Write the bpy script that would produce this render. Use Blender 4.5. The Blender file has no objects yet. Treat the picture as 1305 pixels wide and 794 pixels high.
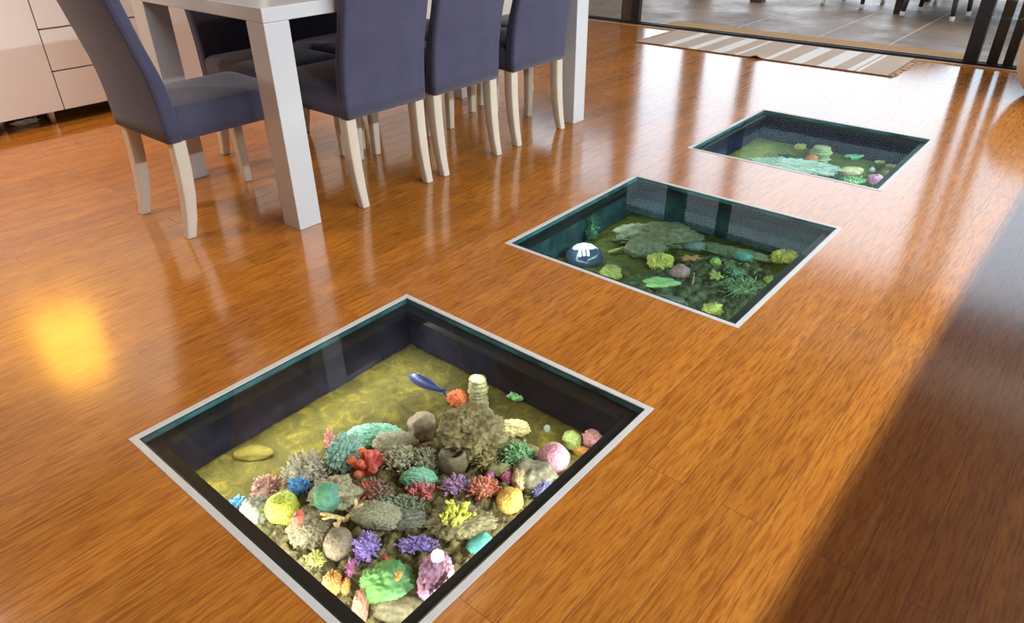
import bpy, bmesh, math, random
from mathutils import Vector, Matrix, noise, Euler

C = bpy.context.scene.collection
PI = math.pi

# ---------------------------------------------------------------- camera model
FPX, PITCH, ROLL, YAW, CAMH = 899.95, 0.546993, -0.010201, -0.705549, 1.085
CO, SI = math.cos(YAW), math.sin(YAW)
def _g(v): return Vector((v[0]*CO+v[1]*SI, -v[0]*SI+v[1]*CO, v[2]))
_fw = (0, math.cos(PITCH), -math.sin(PITCH)); _up = (0, math.sin(PITCH), math.cos(PITCH)); _rt = (1, 0, 0)
cr, sr = math.cos(ROLL), math.sin(ROLL)
FW = _g(_fw)
RT = _g(tuple(cr*a+sr*b for a, b in zip(_rt, _up)))
UP = _g(tuple(-sr*a+cr*b for a, b in zip(_rt, _up)))
EYE = Vector((0, 0, CAMH))
def ray(px, py): return FW + RT*((px-652.5)/FPX) - UP*((py-397)/FPX)
def ground(px, py, z=0.0):
    d = ray(px, py); return EYE + d*((z-CAMH)/d.z)

cam_data = bpy.data.cameras.new('camera'); cam = bpy.data.objects.new('camera', cam_data); C.objects.link(cam)
cam_data.sensor_width = 36; cam_data.sensor_fit = 'HORIZONTAL'; cam_data.lens = 36*FPX/1305
cam_data.clip_start = 0.02
m = Matrix.Identity(4)
for i in range(3):
    m[i][0] = RT[i]; m[i][1] = UP[i]; m[i][2] = -FW[i]; m[i][3] = EYE[i]
cam.matrix_world = m
bpy.context.scene.camera = cam

# ---------------------------------------------------------------- colour / material helpers
def lin(c):
    out = []
    for v in c:
        v /= 255.0
        out.append(v/12.92 if v <= 0.04045 else ((v+0.055)/1.055)**2.4)
    return tuple(out)+(1.0,)
def new_mat(name):
    mt = bpy.data.materials.new(name); mt.use_nodes = True
    nt = mt.node_tree; nt.nodes.clear()
    out = nt.nodes.new('ShaderNodeOutputMaterial')
    return mt, nt, out
def N(nt, t, **kw):
    n = nt.nodes.new(t)
    for k, v in kw.items():
        if k.startswith('in_'):
            key = k[3:]
            key = int(key) if key.isdigit() else key.replace('_', ' ')
            n.inputs[key].default_value = v
        else: setattr(n, k, v)
    return n
def bsdf(nt, out, **kw):
    p = nt.nodes.new('ShaderNodeBsdfPrincipled'); nt.links.new(p.outputs[0], out.inputs[0])
    for k, v in kw.items(): p.inputs[k].default_value = v
    return p
def objcoord(nt, scale=(1, 1, 1), rot=(0, 0, 0), loc=(0, 0, 0)):
    tc = nt.nodes.new('ShaderNodeTexCoord'); mp = nt.nodes.new('ShaderNodeMapping')
    mp.inputs['Scale'].default_value = scale; mp.inputs['Rotation'].default_value = rot; mp.inputs['Location'].default_value = loc
    nt.links.new(tc.outputs['Object'], mp.inputs[0]); return mp.outputs[0]
def ramp(nt, fac, stops):
    r = nt.nodes.new('ShaderNodeValToRGB'); e = r.color_ramp.elements
    e[0].position, e[0].color = stops[0]; e[1].position, e[1].color = stops[-1]
    for p, c in stops[1:-1]:
        x = e.new(p); x.color = c
    nt.links.new(fac, r.inputs[0]); return r.outputs[0]
def mixc(nt, fac, a, b, mode='MIX'):
    mx = nt.nodes.new('ShaderNodeMix'); mx.data_type = 'RGBA'; mx.blend_type = mode
    for s, v in ((0, fac), (6, a), (7, b)):
        if hasattr(v, 'is_linked') or hasattr(v, 'links'): nt.links.new(v, mx.inputs[s])
        else: mx.inputs[s].default_value = v
    return mx.outputs[2]
def bump(nt, h, p, strength=0.3, dist=0.002):
    b = nt.nodes.new('ShaderNodeBump'); b.inputs['Strength'].default_value = strength; b.inputs['Distance'].default_value = dist
    nt.links.new(h, b.inputs['Height']); nt.links.new(b.outputs[0], p.inputs['Normal'])

def plain(name, c, rough=0.5, spec=0.5, metal=0.0, var=0.0, vs=8.0, bmp=0.0, bs=200.0):
    mt, nt, out = new_mat(name)
    p = bsdf(nt, out, Roughness=rough, Metallic=metal)
    p.inputs['Specular IOR Level'].default_value = spec
    col = lin(c)
    nz = N(nt, 'ShaderNodeTexNoise', in_Scale=vs, in_Detail=4.0)
    nt.links.new(objcoord(nt), nz.inputs[0])
    lo = tuple(max(0, x*(1-var)) for x in col[:3])+(1,); hi = tuple(min(1, x*(1+var)) for x in col[:3])+(1,)
    nt.links.new(ramp(nt, nz.outputs[0], [(0.3, lo), (0.7, hi)]), p.inputs['Base Color'])
    if bmp:
        n2 = N(nt, 'ShaderNodeTexNoise', in_Scale=bs, in_Detail=3.0); nt.links.new(objcoord(nt), n2.inputs[0])
        bump(nt, n2.outputs[0], p, bmp, 0.003)
    return mt

# ---------------------------------------------------------------- materials of the room
def mat_bamboo():
    mt, nt, out = new_mat('strand_bamboo')
    p = bsdf(nt, out, Roughness=0.2, IOR=1.8)
    L = nt.links
    oc = objcoord(nt)
    # boards run along Y, 87.5 mm wide: brick texture works on X-rows so swap the axes
    sw = objcoord(nt, rot=(0, 0, -PI/2), loc=(0.3, 0.0095, 0))
    br = N(nt, 'ShaderNodeTexBrick', offset=0.37, offset_frequency=2, in_Scale=1.0)
    br.inputs['Color1'].default_value = (0.0, 0.0, 0.0, 1); br.inputs['Color2'].default_value = (1, 1, 1, 1); br.inputs['Mortar'].default_value = (0.5, 0.5, 0.5, 1)
    br.inputs['Mortar Size'].default_value = 0.0007; br.inputs['Mortar Smooth'].default_value = 0.0; br.inputs['Bias'].default_value = 0.0
    br.inputs['Brick Width'].default_value = 1.35; br.inputs['Row Height'].default_value = 0.0875
    L.new(sw, br.inputs['Vector'])
    # per-board offset of the grain
    off = N(nt, 'ShaderNodeVectorMath', operation='MULTIPLY_ADD')
    L.new(br.outputs['Color'], off.inputs[0]); off.inputs[1].default_value = (3.1, 7.7, 0); L.new(oc, off.inputs[2])
    def strand(sx, sy, detail, dist=0.0):
        mp = nt.nodes.new('ShaderNodeMapping'); mp.inputs['Scale'].default_value = (sx, sy, 1); L.new(off.outputs[0], mp.inputs[0])
        nz = N(nt, 'ShaderNodeTexNoise', in_Scale=1.0, in_Detail=detail, in_Roughness=0.6, in_Distortion=dist); L.new(mp.outputs[0], nz.inputs[0]); return nz.outputs[0]
    s1 = strand(170, 11, 3.0, 0.3)
    s2 = strand(48, 3.2, 3.0, 0.3)
    s3 = strand(340, 30, 2.0, 0.1)
    base = ramp(nt, s2, [(0.25, lin((174, 106, 36))), (0.5, lin((186, 118, 42))), (0.78, lin((198, 132, 52)))])
    fleck = ramp(nt, s1, [(0.36, (0, 0, 0, 1)), (0.54, (1, 1, 1, 1))])
    c = mixc(nt, fleck, lin((152, 86, 30)), base)
    fine = ramp(nt, s3, [(0.34, (0.78, 0.72, 0.66, 1)), (0.48, (1, 1, 1, 1))])
    c = mixc(nt, 0.75, c, fine, 'MULTIPLY')
    tone = ramp(nt, br.outputs['Color'], [(0.0, (0.86, 0.84, 0.82, 1)), (1.0, (1.08, 1.06, 1.04, 1))])
    c = mixc(nt, 1.0, c, tone, 'MULTIPLY')
    seam = mixc(nt, br.outputs['Fac'], c, lin((110, 72, 42)))
    L.new(seam, p.inputs['Base Color'])
    rr = ramp(nt, s2, [(0.2, (0.12, 0.12, 0.12, 1)), (0.8, (0.17, 0.17, 0.17, 1))]); L.new(rr, p.inputs['Roughness'])
    h = N(nt, 'ShaderNodeMath', operation='MULTIPLY_ADD'); L.new(br.outputs['Fac'], h.inputs[0]); h.inputs[1].default_value = -0.9
    h.inputs[2].default_value = 1.0; bump(nt, h.outputs[0], p, 0.15, 0.0008)
    return mt

def mat_fabric(name, c, rib=330.0):
    mt, nt, out = new_mat(name)
    p = bsdf(nt, out, Roughness=0.85)
    p.inputs['Specular IOR Level'].default_value = 0.25
    p.inputs['Sheen Weight'].default_value = 0.25; p.inputs['Sheen Roughness'].default_value = 0.4
    w = N(nt, 'ShaderNodeTexWave', wave_type='BANDS', bands_direction='Z', in_Scale=rib/6.283, in_Distortion=1.2, in_Detail=2.0); w.inputs['Detail Scale'].default_value = 3.0
    nt.links.new(objcoord(nt, rot=(0.35, 0.0, 0)), w.inputs[0])
    nz = N(nt, 'ShaderNodeTexNoise', in_Scale=9.0, in_Detail=5.0); nt.links.new(objcoord(nt), nz.inputs[0])
    col = lin(c)
    base = ramp(nt, nz.outputs[0], [(0.3, tuple(x*0.88 for x in col[:3])+(1,)), (0.7, tuple(x*1.12 for x in col[:3])+(1,))])
    rb = ramp(nt, w.outputs[0], [(0.2, (0.82, 0.82, 0.84, 1)), (0.8, (1.08, 1.08, 1.08, 1))])
    nt.links.new(mixc(nt, 1.0, base, rb, 'MULTIPLY'), p.inputs['Base Color'])
    bump(nt, w.outputs[0], p, 0.35, 0.002)
    return mt

def mat_clear(name, tint, ior=1.5, rough=0.0, coat=1.0):
    """Architectural glass: Fresnel mirror over a tinted see-through body."""
    mt, nt, out = new_mat(name)
    tr = N(nt, 'ShaderNodeBsdfTransparent'); tr.inputs[0].default_value = tint
    gl = N(nt, 'ShaderNodeBsdfGlossy'); gl.inputs['Roughness'].default_value = rough; gl.inputs[0].default_value = (1, 1, 1, 1)
    fr = N(nt, 'ShaderNodeFresnel', in_IOR=ior)
    geo = N(nt, 'ShaderNodeNewGeometry')
    # outer faces reflect; the inner faces are only passed through
    inv = N(nt, 'ShaderNodeMath', operation='SUBTRACT'); inv.inputs[0].default_value = 1.0
    nt.links.new(geo.outputs['Backfacing'], inv.inputs[1])
    f2 = N(nt, 'ShaderNodeMath', operation='MULTIPLY'); nt.links.new(fr.outputs[0], f2.inputs[0]); nt.links.new(inv.outputs[0], f2.inputs[1])
    f3 = N(nt, 'ShaderNodeMath', operation='MULTIPLY', use_clamp=True); nt.links.new(f2.outputs[0], f3.inputs[0]); f3.inputs[1].default_value = coat
    mx = N(nt, 'ShaderNodeMixShader'); nt.links.new(f3.outputs[0], mx.inputs[0]); nt.links.new(tr.outputs[0], mx.inputs[1]); nt.links.new(gl.outputs[0], mx.inputs[2])
    nt.links.new(mx.outputs[0], out.inputs[0])
    return mt

def mat_emit(name, c, s):
    mt, nt, out = new_mat(name)
    e = N(nt, 'ShaderNodeEmission', in_Strength=s); e.inputs[0].default_value = c; nt.links.new(e.outputs[0], out.inputs[0]); return mt

def mat_concrete():
    mt, nt, out = new_mat('patio_concrete')
    p = bsdf(nt, out, Roughness=0.4)
    n1 = N(nt, 'ShaderNodeTexNoise', in_Scale=1.6, in_Detail=8.0, in_Roughness=0.65, in_Distortion=0.4); nt.links.new(objcoord(nt), n1.inputs[0])
    n2 = N(nt, 'ShaderNodeTexNoise', in_Scale=14.0, in_Detail=6.0); nt.links.new(objcoord(nt), n2.inputs[0])
    c = ramp(nt, n1.outputs[0], [(0.3, lin((98, 70, 44))), (0.55, lin((122, 90, 58))), (0.75, lin((144, 112, 80)))])
    c2 = ramp(nt, n2.outputs[0], [(0.35, (0.85, 0.85, 0.85, 1)), (0.65, (1.08, 1.08, 1.08, 1))])
    nt.links.new(mixc(nt, 1.0, c, c2, 'MULTIPLY'), p.inputs['Base Color'])
    nt.links.new(ramp(nt, n1.outputs[0], [(0.35, (0.65, 0.65, 0.65, 1)), (0.7, (0.36, 0.36, 0.36, 1))]), p.inputs['Roughness'])
    bump(nt, n2.outputs[0], p, 0.25, 0.004)
    return mt

def mat_jute():
    mt, nt, out = new_mat('coir')
    p = bsdf(nt, out, Roughness=0.95)
    v = N(nt, 'ShaderNodeTexNoise', in_Scale=160.0, in_Detail=3.0); nt.links.new(objcoord(nt), v.inputs[0])
    nt.links.new(ramp(nt, v.outputs[0], [(0.3, lin((150, 105, 55))), (0.7, lin((205, 160, 100)))]), p.inputs['Base Color'])
    bump(nt, v.outputs[0], p, 0.8, 0.006)
    return mt

def mat_rug():
    """woven cotton runner: beige with white cross bands"""
    mt, nt, out = new_mat('striped_weave')
    p = bsdf(nt, out, Roughness=0.95)
    tc = nt.nodes.new('ShaderNodeTexCoord'); sx = nt.nodes.new('ShaderNodeSeparateXYZ'); nt.links.new(tc.outputs['Object'], sx.inputs[0])
    bands = [(-2.783, -2.711), (-2.575, -2.506), (-2.386, -2.294), (-2.205, -2.178), (-1.98, -1.937), (-1.811, -1.716), (-1.613, -1.504), (-1.413, -1.372), (-1.358, -1.334)]
    acc = None
    for a, b in bands:
        c = N(nt, 'ShaderNodeMath', operation='COMPARE'); nt.links.new(sx.outputs[0], c.inputs[0])
        c.inputs[1].default_value = (a+b)/2 + 2.08; c.inputs[2].default_value = (b-a)/2
        if acc is None: acc = c.outputs[0]
        else:
            ad = N(nt, 'ShaderNodeMath', operation='ADD', use_clamp=True); nt.links.new(acc, ad.inputs[0]); nt.links.new(c.outputs[0], ad.inputs[1]); acc = ad.outputs[0]
    w = N(nt, 'ShaderNodeTexWave', bands_direction='X', in_Scale=60.0, in_Distortion=0.6); nt.links.new(objcoord(nt), w.inputs[0])
    nz = N(nt, 'ShaderNodeTexNoise', in_Scale=120.0, in_Detail=3.0); nt.links.new(objcoord(nt), nz.inputs[0])
    c = mixc(nt, acc, lin((196, 172, 150)), lin((236, 230, 222)))
    c = mixc(nt, 1.0, c, ramp(nt, nz.outputs[0], [(0.3, (0.86, 0.86, 0.86, 1)), (0.7, (1.06, 1.06, 1.06, 1))]), 'MULTIPLY')
    nt.links.new(c, p.inputs['Base Color']); bump(nt, w.outputs[0], p, 0.5, 0.002)
    return mt

M = {}
M['floor'] = mat_bamboo()
M['navy'] = mat_fabric('navy_ribbed_cover', (74, 74, 96))
M['lacquer'] = plain('white_gloss_lacquer', (202, 204, 206), 0.18, 0.5, var=0.01)
M['cream'] = plain('cream_painted_wood', (206, 196, 178), 0.32, 0.45, var=0.04, vs=12)
M['pad'] = plain('dark_felt', (52, 40, 34), 0.9)
M['cabinet'] = plain('warm_white_laminate', (246, 242, 236), 0.45, 0.35, var=0.01)
M['gap'] = plain('dark_gap', (70, 56, 46), 0.8)
M['chrome'] = plain('satin_metal', (190, 188, 184), 0.28, metal=1.0)
M['frame'] = plain('brushed_aluminium', (196, 194, 190), 0.42, 0.5, var=0.03, vs=30)
M['black'] = plain('black_powder_coat', (24, 25, 28), 0.35, 0.4)
M['stile'] = plain('bronze_powder_coat', (66, 56, 50), 0.3, 0.5)
M['brown_bar'] = plain('dark_stained_timber', (48, 30, 20), 0.45, var=0.2, vs=30)
M['wall'] = plain('warm_white_paint', (226, 220, 210), 0.8, 0.2, var=0.02)
M['ceil'] = plain('ceiling_paint', (160, 142, 122), 0.9, 0.2, var=0.01)
M['timber_strip'] = plain('light_oak_trim', (176, 132, 90), 0.5, var=0.12, vs=40)
M['concrete'] = mat_concrete()
M['joint'] = plain('pale_grout', (172, 156, 138), 0.7, var=0.1)
M['coir'] = mat_jute()
M['rug'] = mat_rug()
M['rug_edge'] = plain('brown_binding', (120, 84, 62), 0.95, var=0.3, vs=60)
M['fringe'] = plain('cotton_fringe', (176, 150, 124), 0.95, var=0.3, vs=60)
M['glass_edge'] = plain('green_glass_edge', (52, 96, 98), 0.12, 0.6, var=0.7, vs=9)
M['door_glass'] = mat_clear('door_glass', (0.86, 0.88, 0.88, 1), 1.45, 0.0, 0.10)
M['seal'] = plain('dark_green_seal', (14, 40, 34), 0.25, 0.6)
M['ledge'] = plain('black_support', (16, 18, 19), 0.5, 0.3, var=0.3, vs=30)
M['wicker'] = plain('dark_wicker', (52, 42, 38), 0.6, var=0.35, vs=140, bmp=0.6, bs=160)
M['foot_cap'] = plain('white_plastic', (225, 222, 214), 0.4)
M['beige'] = plain('beige_upholstery', (238, 222, 198), 0.85, 0.2, var=0.05, vs=20, bmp=0.2, bs=300)
M['bench'] = plain('charcoal_bench', (66, 54, 46), 0.5, var=0.1)
M['post'] = plain('veranda_timber', (72, 50, 36), 0.7, var=0.25, vs=14)
M['roof'] = plain('patio_soffit', (150, 130, 110), 0.8, var=0.1)
M['shade'] = mat_emit('glowing_amber_shade', (1.0, 0.50, 0.08, 1), 10.0)
M['lamp_on'] = mat_emit('lit_lamp_face', (1.0, 0.93, 0.82, 1), 30.0)

# ---------------------------------------------------------------- mesh helpers
def obj(name, bm, mat, parent=None, smooth=False, bevel=0.0, bseg=2):
    me = bpy.data.meshes.new(name)
    bmesh.ops.recalc_face_normals(bm, faces=bm.faces[:])
    bm.to_mesh(me); bm.free()
    mats = mat if isinstance(mat, (list, tuple)) else [mat]
    for mm in mats: me.materials.append(mm)
    if smooth:
        for f in me.polygons: f.use_smooth = True
    o = bpy.data.objects.new(name, me); C.objects.link(o)
    if parent: o.parent = parent
    if bevel:
        b = o.modifiers.new('bevel', 'BEVEL'); b.width = bevel; b.segments = bseg; b.limit_method = 'ANGLE'; b.angle_limit = 0.7
        if not smooth:
            for f in me.polygons: f.use_smooth = True
            b.harden_normals = True
    return o
def box(bm, x0, x1, y0, y1, z0, z1):
    v = [bm.verts.new((x, y, z)) for z in (z0, z1) for y in (y0, y1) for x in (x0, x1)]
    for f in ((0, 2, 3, 1), (4, 5, 7, 6), (0, 1, 5, 4), (2, 6, 7, 3), (0, 4, 6, 2), (1, 3, 7, 5)):
        bm.faces.new([v[i] for i in f])
    return bm
def bx(*a): return box(bmesh.new(), *a)
def loft(bm, rings, cap=True):
    """rings of equal length joined into a closed skin"""
    R = [[bm.verts.new(p) for p in r] for r in rings]
    n = len(R[0])
    for a, b in zip(R, R[1:]):
        for i in range(n): bm.faces.new((a[i], a[(i+1) % n], b[(i+1) % n], b[i]))
    if cap: bm.faces.new(R[0][::-1]); bm.faces.new(R[-1])
    return bm
def tube(bm, pts, rad, n=8):
    pts = [Vector(p) for p in pts]
    if not hasattr(rad, '__len__'): rad = [rad]*len(pts)
    rings = []; prev = None
    for i, p in enumerate(pts):
        t = (pts[min(i+1, len(pts)-1)]-pts[max(i-1, 0)])
        if t.length < 1e-9: t = Vector((0, 0, 1))
        t.normalize()
        ref = prev if prev is not None else (Vector((0, 0, 1)) if abs(t.z) < 0.9 else Vector((1, 0, 0)))
        u = t.cross(ref)
        if u.length < 1e-6: u = t.cross(Vector((0, 1, 0)))
        u.normalize(); w = u.cross(t); prev = w
        rings.append([p+(u*math.cos(2*PI*k/n)+w*math.sin(2*PI*k/n))*rad[i] for k in range(n)])
    return loft(bm, rings)
def lathe(bm, prof, n=32, c=(0, 0, 0)):
    return loft(bm, [[(c[0]+r*math.cos(2*PI*k/n), c[1]+r*math.sin(2*PI*k/n), c[2]+z) for k in range(n)] for r, z in prof])
def tag(o, label=None, cat=None, group=None, kind=None):
    if label: o['label'] = label
    if cat: o['category'] = cat
    if group: o['group'] = group
    if kind: o['kind'] = kind
    return o
def thing(name, label, cat, loc=(0, 0, 0), rz=0.0, group=None):
    o = bpy.data.objects.new(name, None); C.objects.link(o)
    o.location = loc; o.rotation_euler = (0, 0, rz); o.empty_display_size = 0.1
    return tag(o, label, cat, group)
def struct(name, bm, mat, label, cat, parent=None, **kw):
    o = obj(name, bm, mat, parent, **kw); o['kind'] = 'structure'
    if not parent: o['label'] = label; o['category'] = cat
    return o
def dup(root, loc, rz, label):
    r = root.copy(); C.objects.link(r); r.location = loc; r.rotation_euler = (0, 0, rz); r['label'] = label
    for ch in list(root.children):
        c = ch.copy(); C.objects.link(c); c.parent = r
        for g in ch.children:
            d = g.copy(); C.objects.link(d); d.parent = c
    return r

# ================================================================ THE SETTING
TX0, TX1 = -1.473, -0.601
TANKS = [(0.368, 1.229), (1.690, 2.561), (3.018, 3.879)]
XL, XR, YS, YN = -4.72, 1.75, -2.6, 5.83
bm = bmesh.new()
box(bm, XL, TX0, YS, 5.72, -0.02, 0); box(bm, TX1, XR, YS, 5.72, -0.02, 0)
ys = [YS]+[v for t in TANKS for v in t]+[5.72]
for i in range(0, len(ys), 2): box(bm, TX0, TX1, ys[i], ys[i+1], -0.02, 0)
struct('floor', bm, M['floor'], 'orange-brown strand bamboo board floor with three glass hatches', 'floor')
struct('trim_1', bx(XL, XR, 5.70, 5.735, -0.02, 0.006), M['timber_strip'], 'thin pale timber strip along the sliding door track', 'trim')
struct('ceiling', bx(XL, XR, YS, YN, 2.5, 2.6), M['ceil'], 'plain tan ceiling', 'ceiling')
struct('wall_left', bx(XL-0.1, XL, YS, YN, 0, 2.5), M['wall'], 'plain warm white wall behind the sideboard', 'wall')
struct('wall_south', bx(XL, XR, YS-0.1, YS, 0, 2.5), M['wall'], 'plain wall behind the camera', 'wall')
bm = bx(XR, XR+0.1, YS, YN, 0, 1.98); box(bm, XR, XR+0.1, YS, 0.2, 1.98, 2.5); box(bm, XR, XR+0.1, 5.6, YN, 1.98, 2.5); box(bm, XR, XR+0.1, 0.2, 5.6, 2.24, 2.5)
struct('wall_right', bm, M['wall'], 'plain right wall under the added high strip window', 'wall')
w = struct('added_window', bx(XR+0.04, XR+0.05, 0.2, 5.6, 1.98, 2.24), M['door_glass'], 'long high strip window added out of view in the right wall for the side light', 'window')  # unseen window, added and cut narrow to suit the side light
bm = bmesh.new()
for y in (0.2, 2.0, 3.8, 5.57): box(bm, XR+0.02, XR+0.07, y, y+0.03, 1.98, 2.24)
struct('added_window_frame', bm, M['black'], '', '', w)
bm = bx(XL, XR, 5.74, 5.84, 2.15, 2.5); box(bm, 0.9, XR, 5.74, 5.84, 0, 2.15)
struct('wall_north', bm, M['wall'], 'wall strip above and beside the sliding glass door', 'wall')

# sliding door: track, stiles, panes
d1 = struct('door_1', (lambda b: (box(b, XL, 0.9, 5.745, 5.835, -0.03, 0.014), box(b, XL, 0.9, 5.755, 5.765, 0.014, 0.02), box(b, XL, 0.9, 5.81, 5.82, 0.014, 0.02), b)[-1])(bmesh.new()),
            M['black'], 'black aluminium sliding door onto the patio, its middle standing open', 'door', bevel=0.002)
struct('door_stile', bx(-3.49, -3.415, 5.75, 5.80, 0.014, 2.15), M['black'], '', '', d1, bevel=0.003)
struct('door_stile', bx(-3.61, -3.50, 5.775, 5.825, 0.014, 2.15), M['stile'], '', '', d1, bevel=0.003)
struct('door_stile', bx(-0.875, -0.79, 5.75, 5.815, 0.014, 2.15), M['black'], '', '', d1, bevel=0.003)
struct('door_rail', bx(XL, 0.9, 5.745, 5.835, 2.11, 2.15), M['black'], '', '', d1)
struct('glass_pane', bx(XL+0.02, -3.61, 5.79, 5.80, 0.014, 2.11), M['door_glass'], '', '', d1)
struct('glass_pane', bx(-0.79, 0.9, 5.775, 5.785, 0.014, 2.11), M['door_glass'], '', '', d1)
for x0, x1 in ((-0.742, -0.678), (-0.648, -0.59)):
    struct('screen_stile', bx(x0, x1, 5.80, 5.83, 0.014, 2.11), M['brown_bar'], '', '', d1, bevel=0.002)

# patio
PZ = -0.02
bm = bx(-9.0, 3.0, 5.84, 16.0, PZ-0.08, PZ)
patio = struct('patio_floor', bm, M['concrete'], 'brown-grey polished concrete patio floor beyond the door', 'patio floor')
bm = bmesh.new()
for x in (-5.3, -3.9, -2.72, -2.02, -1.4715, -0.7): box(bm, x-0.008, x+0.008, 6.15, 16.0, PZ-0.001, PZ+0.0008)
for y in (8.55, 10.4): box(bm, -9.0, 3.0, y-0.008, y+0.008, PZ-0.001, PZ+0.0007)
struct('patio_joint', bm, M['joint'], '', '', patio)
struct('patio_roof', bx(-9.0, 3.0, 5.84, 8.0, 2.75, 2.9), M['roof'], 'veranda roof over the near half of the patio', 'roof')
def post(x, y, w, lab):
    b = bx(-w/2, w/2, -0.06, 0.06, 0, 2.765)
    o = obj('veranda_post', b, M['post'], bevel=0.006); o.location = (x, y, PZ); tag(o, lab, 'post'); o['kind'] = 'structure'
post(-3.89, 7.85, 0.24, 'wide dark veranda post on the left of the patio')
post(-3.23, 7.85, 0.13, 'narrow dark veranda post beside the wider one')
bm = bmesh.new()  # unseen boards added so the floor reflects dark below the left pane
for k in range(9): box(bm, -9.0, -5.33, 9.0, 9.03, PZ+k*0.26, PZ+k*0.26+0.25)
box(bm, -5.36, -5.26, 8.97, 9.06, PZ, 2.4)
o = obj('added_screen', bm, M['post']); tag(o, 'dark horizontal board screen added out of view to darken the left floor reflection', 'screen'); o['kind'] = 'structure'

# ================================================================ TABLE
def at(o, x, y, z=0): o.location = (x, y, z); return o
TXA, TXB, TYA, TYB, TZ = -3.02, -2.12, 1.30, 3.092, 0.755
t = thing('dining_table', 'long glossy white dining table with thick square corner legs', 'table', ((TXA+TXB)/2, (TYA+TYB)/2, 0))
hx, hy = (TXB-TXA)/2, (TYB-TYA)/2
obj('tabletop', bx(-hx, hx, -hy, hy, TZ-0.044, TZ), M['lacquer'], t, bevel=0.0025)
for sx in (-1, 1):
    for sy in (-1, 1):
        x0, x1 = sorted((sx*hx, sx*(hx-0.1))); y0, y1 = sorted((sy*hy, sy*(hy-0.095)))
        obj('leg', bx(x0, x1, y0, y1, 0.0, TZ-0.0445), M['lacquer'], t, bevel=0.0025)

# ================================================================ CHAIRS
def rrect(cx, cy, hx, hy, r, z, n=4, fn=None):
    pts = []
    for qx, qy, a0 in ((1, 1, 0), (-1, 1, PI/2), (-1, -1, PI), (1, -1, 3*PI/2)):
        for k in range(n+1):
            a = a0+PI/2*k/n
            pts.append((cx+qx*(hx-r)+r*math.cos(a), cy+qy*(hy-r)+r*math.sin(a), z))
    return pts
CW = 0.199
def make_chair(label):
    t = thing('dining_chair', label, 'chair', group='dining chairs around the white table')
    # back: a slab whose side outline leans and curves backwards
    prof = [(0.345, 0.0, 0.055), (0.40, -0.003, 0.054), (0.46, -0.006, 0.051), (0.52, -0.012, 0.044), (0.58, -0.022, 0.030), (0.66, -0.042, 0.006), (0.74, -0.062, -0.013),
            (0.80, -0.078, -0.027), (0.88, -0.104, -0.052), (0.95, -0.128, -0.076), (0.985, -0.139, -0.092), (0.995, -0.136, -0.104)]
    rings = []
    for z, r, f in prof:
        hw = CW-0.004*max(0, (z-0.5)/0.5) - (0.012 if z > 0.99 else 0)
        wav = 0.0
        rings.append(rrect(0, (r+f)/2, hw, (f-r)/2, min(0.014, (f-r)/2*0.8), z))
    obj('backrest', loft(bmesh.new(), rings), M['navy'], t, smooth=True)
    # seat with its skirt
    rings = []
    for z, g, r in ((0.347, 0.0, 0.02), (0.38, 0.001, 0.02), (0.425, 0.001, 0.022), (0.441, -0.003, 0.024), (0.449, -0.012, 0.03), (0.4535, -0.035, 0.04), (0.456, -0.09, 0.05), (0.457, -0.15, 0.04)):
        rings.append(rrect(0, 0.262, CW-0.002+g, 0.226+g, r, z, 5))
    obj('seat', loft(bmesh.new(), rings), M['navy'], t, smooth=True)
    for s in (-1, 1):   # stitched seam down each side of the back
        obj('seam', tube(bmesh.new(), [(s*(CW-0.0005-0.004*max(0, (z-0.5)/0.5)), r+0.016, z) for z, r, f in prof[:-1]], 0.0022, 6), M['navy'], t, smooth=True)
    for s in (-1, 1):
        bm = bmesh.new(); rings = []
        for z, y, h in ((0.0, -0.012, 0.0165), (0.07, 0.004, 0.019), (0.15, 0.016, 0.0215), (0.24, 0.023, 0.0225), (0.352, 0.026, 0.023)):
            rings.append(rrect(s*(CW-0.026), y+0.012, h, h*1.05, 0.004, z, 2))
        l = obj('leg', loft(bm, rings), M['cream'], t, smooth=False, bevel=0.002)
        obj('foot_pad', bx(s*(CW-0.026)-0.012, s*(CW-0.026)+0.012, -0.012, 0.012, -0.0005, 0.004), M['pad'], l)
    for s in (-1, 1):
        bm = bmesh.new(); rings = []
        for z, y, h in ((0.0, 0.448, 0.0155), (0.18, 0.446, 0.019), (0.352, 0.445, 0.022)):
            rings.append(rrect(s*(CW-0.026), y, h, h, 0.004, z, 2))
        l = obj('leg', loft(bm, rings), M['cream'], t, bevel=0.002)
        obj('foot_pad', bx(s*(CW-0.026)-0.011, s*(CW-0.026)+0.011, 0.437, 0.459, -0.0005, 0.004), M['pad'], l)
    for ch in t.children:
        if ch.name.startswith('leg'):
            ch.location.z = 0.001
    return t
chair0 = make_chair('navy fabric-covered dining chair at the near short end of the table, its side facing us')
chair0.location = (-2.557, 1.016, 0)
spec = [(-2.113, 1.767, PI/2, 'navy covered dining chair beside the thick front table leg, its back towards us'),
        (-2.113, 2.213, PI/2, 'navy covered dining chair in the middle of the row of three seen from behind'),
        (-2.125, 2.72, PI/2, 'navy covered dining chair at the far end of the row beside the far table leg'),
        (-3.12, 1.765, -PI/2, 'dark dining chair across the table, its back seen under the near tabletop'),
        (-3.12, 2.215, -PI/2, 'middle dining chair on the sideboard side of the table, mostly hidden'),
        (-3.14, 2.665, -PI/2, 'farthest dining chair on the sideboard side, mostly hidden behind the row of three'),
        (-2.572, 3.415, PI, 'dining chair at the far short end of the table, only its legs showing')]
for x, y, rz, lab in spec: dup(chair0, (x, y, 0), rz, lab)

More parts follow.
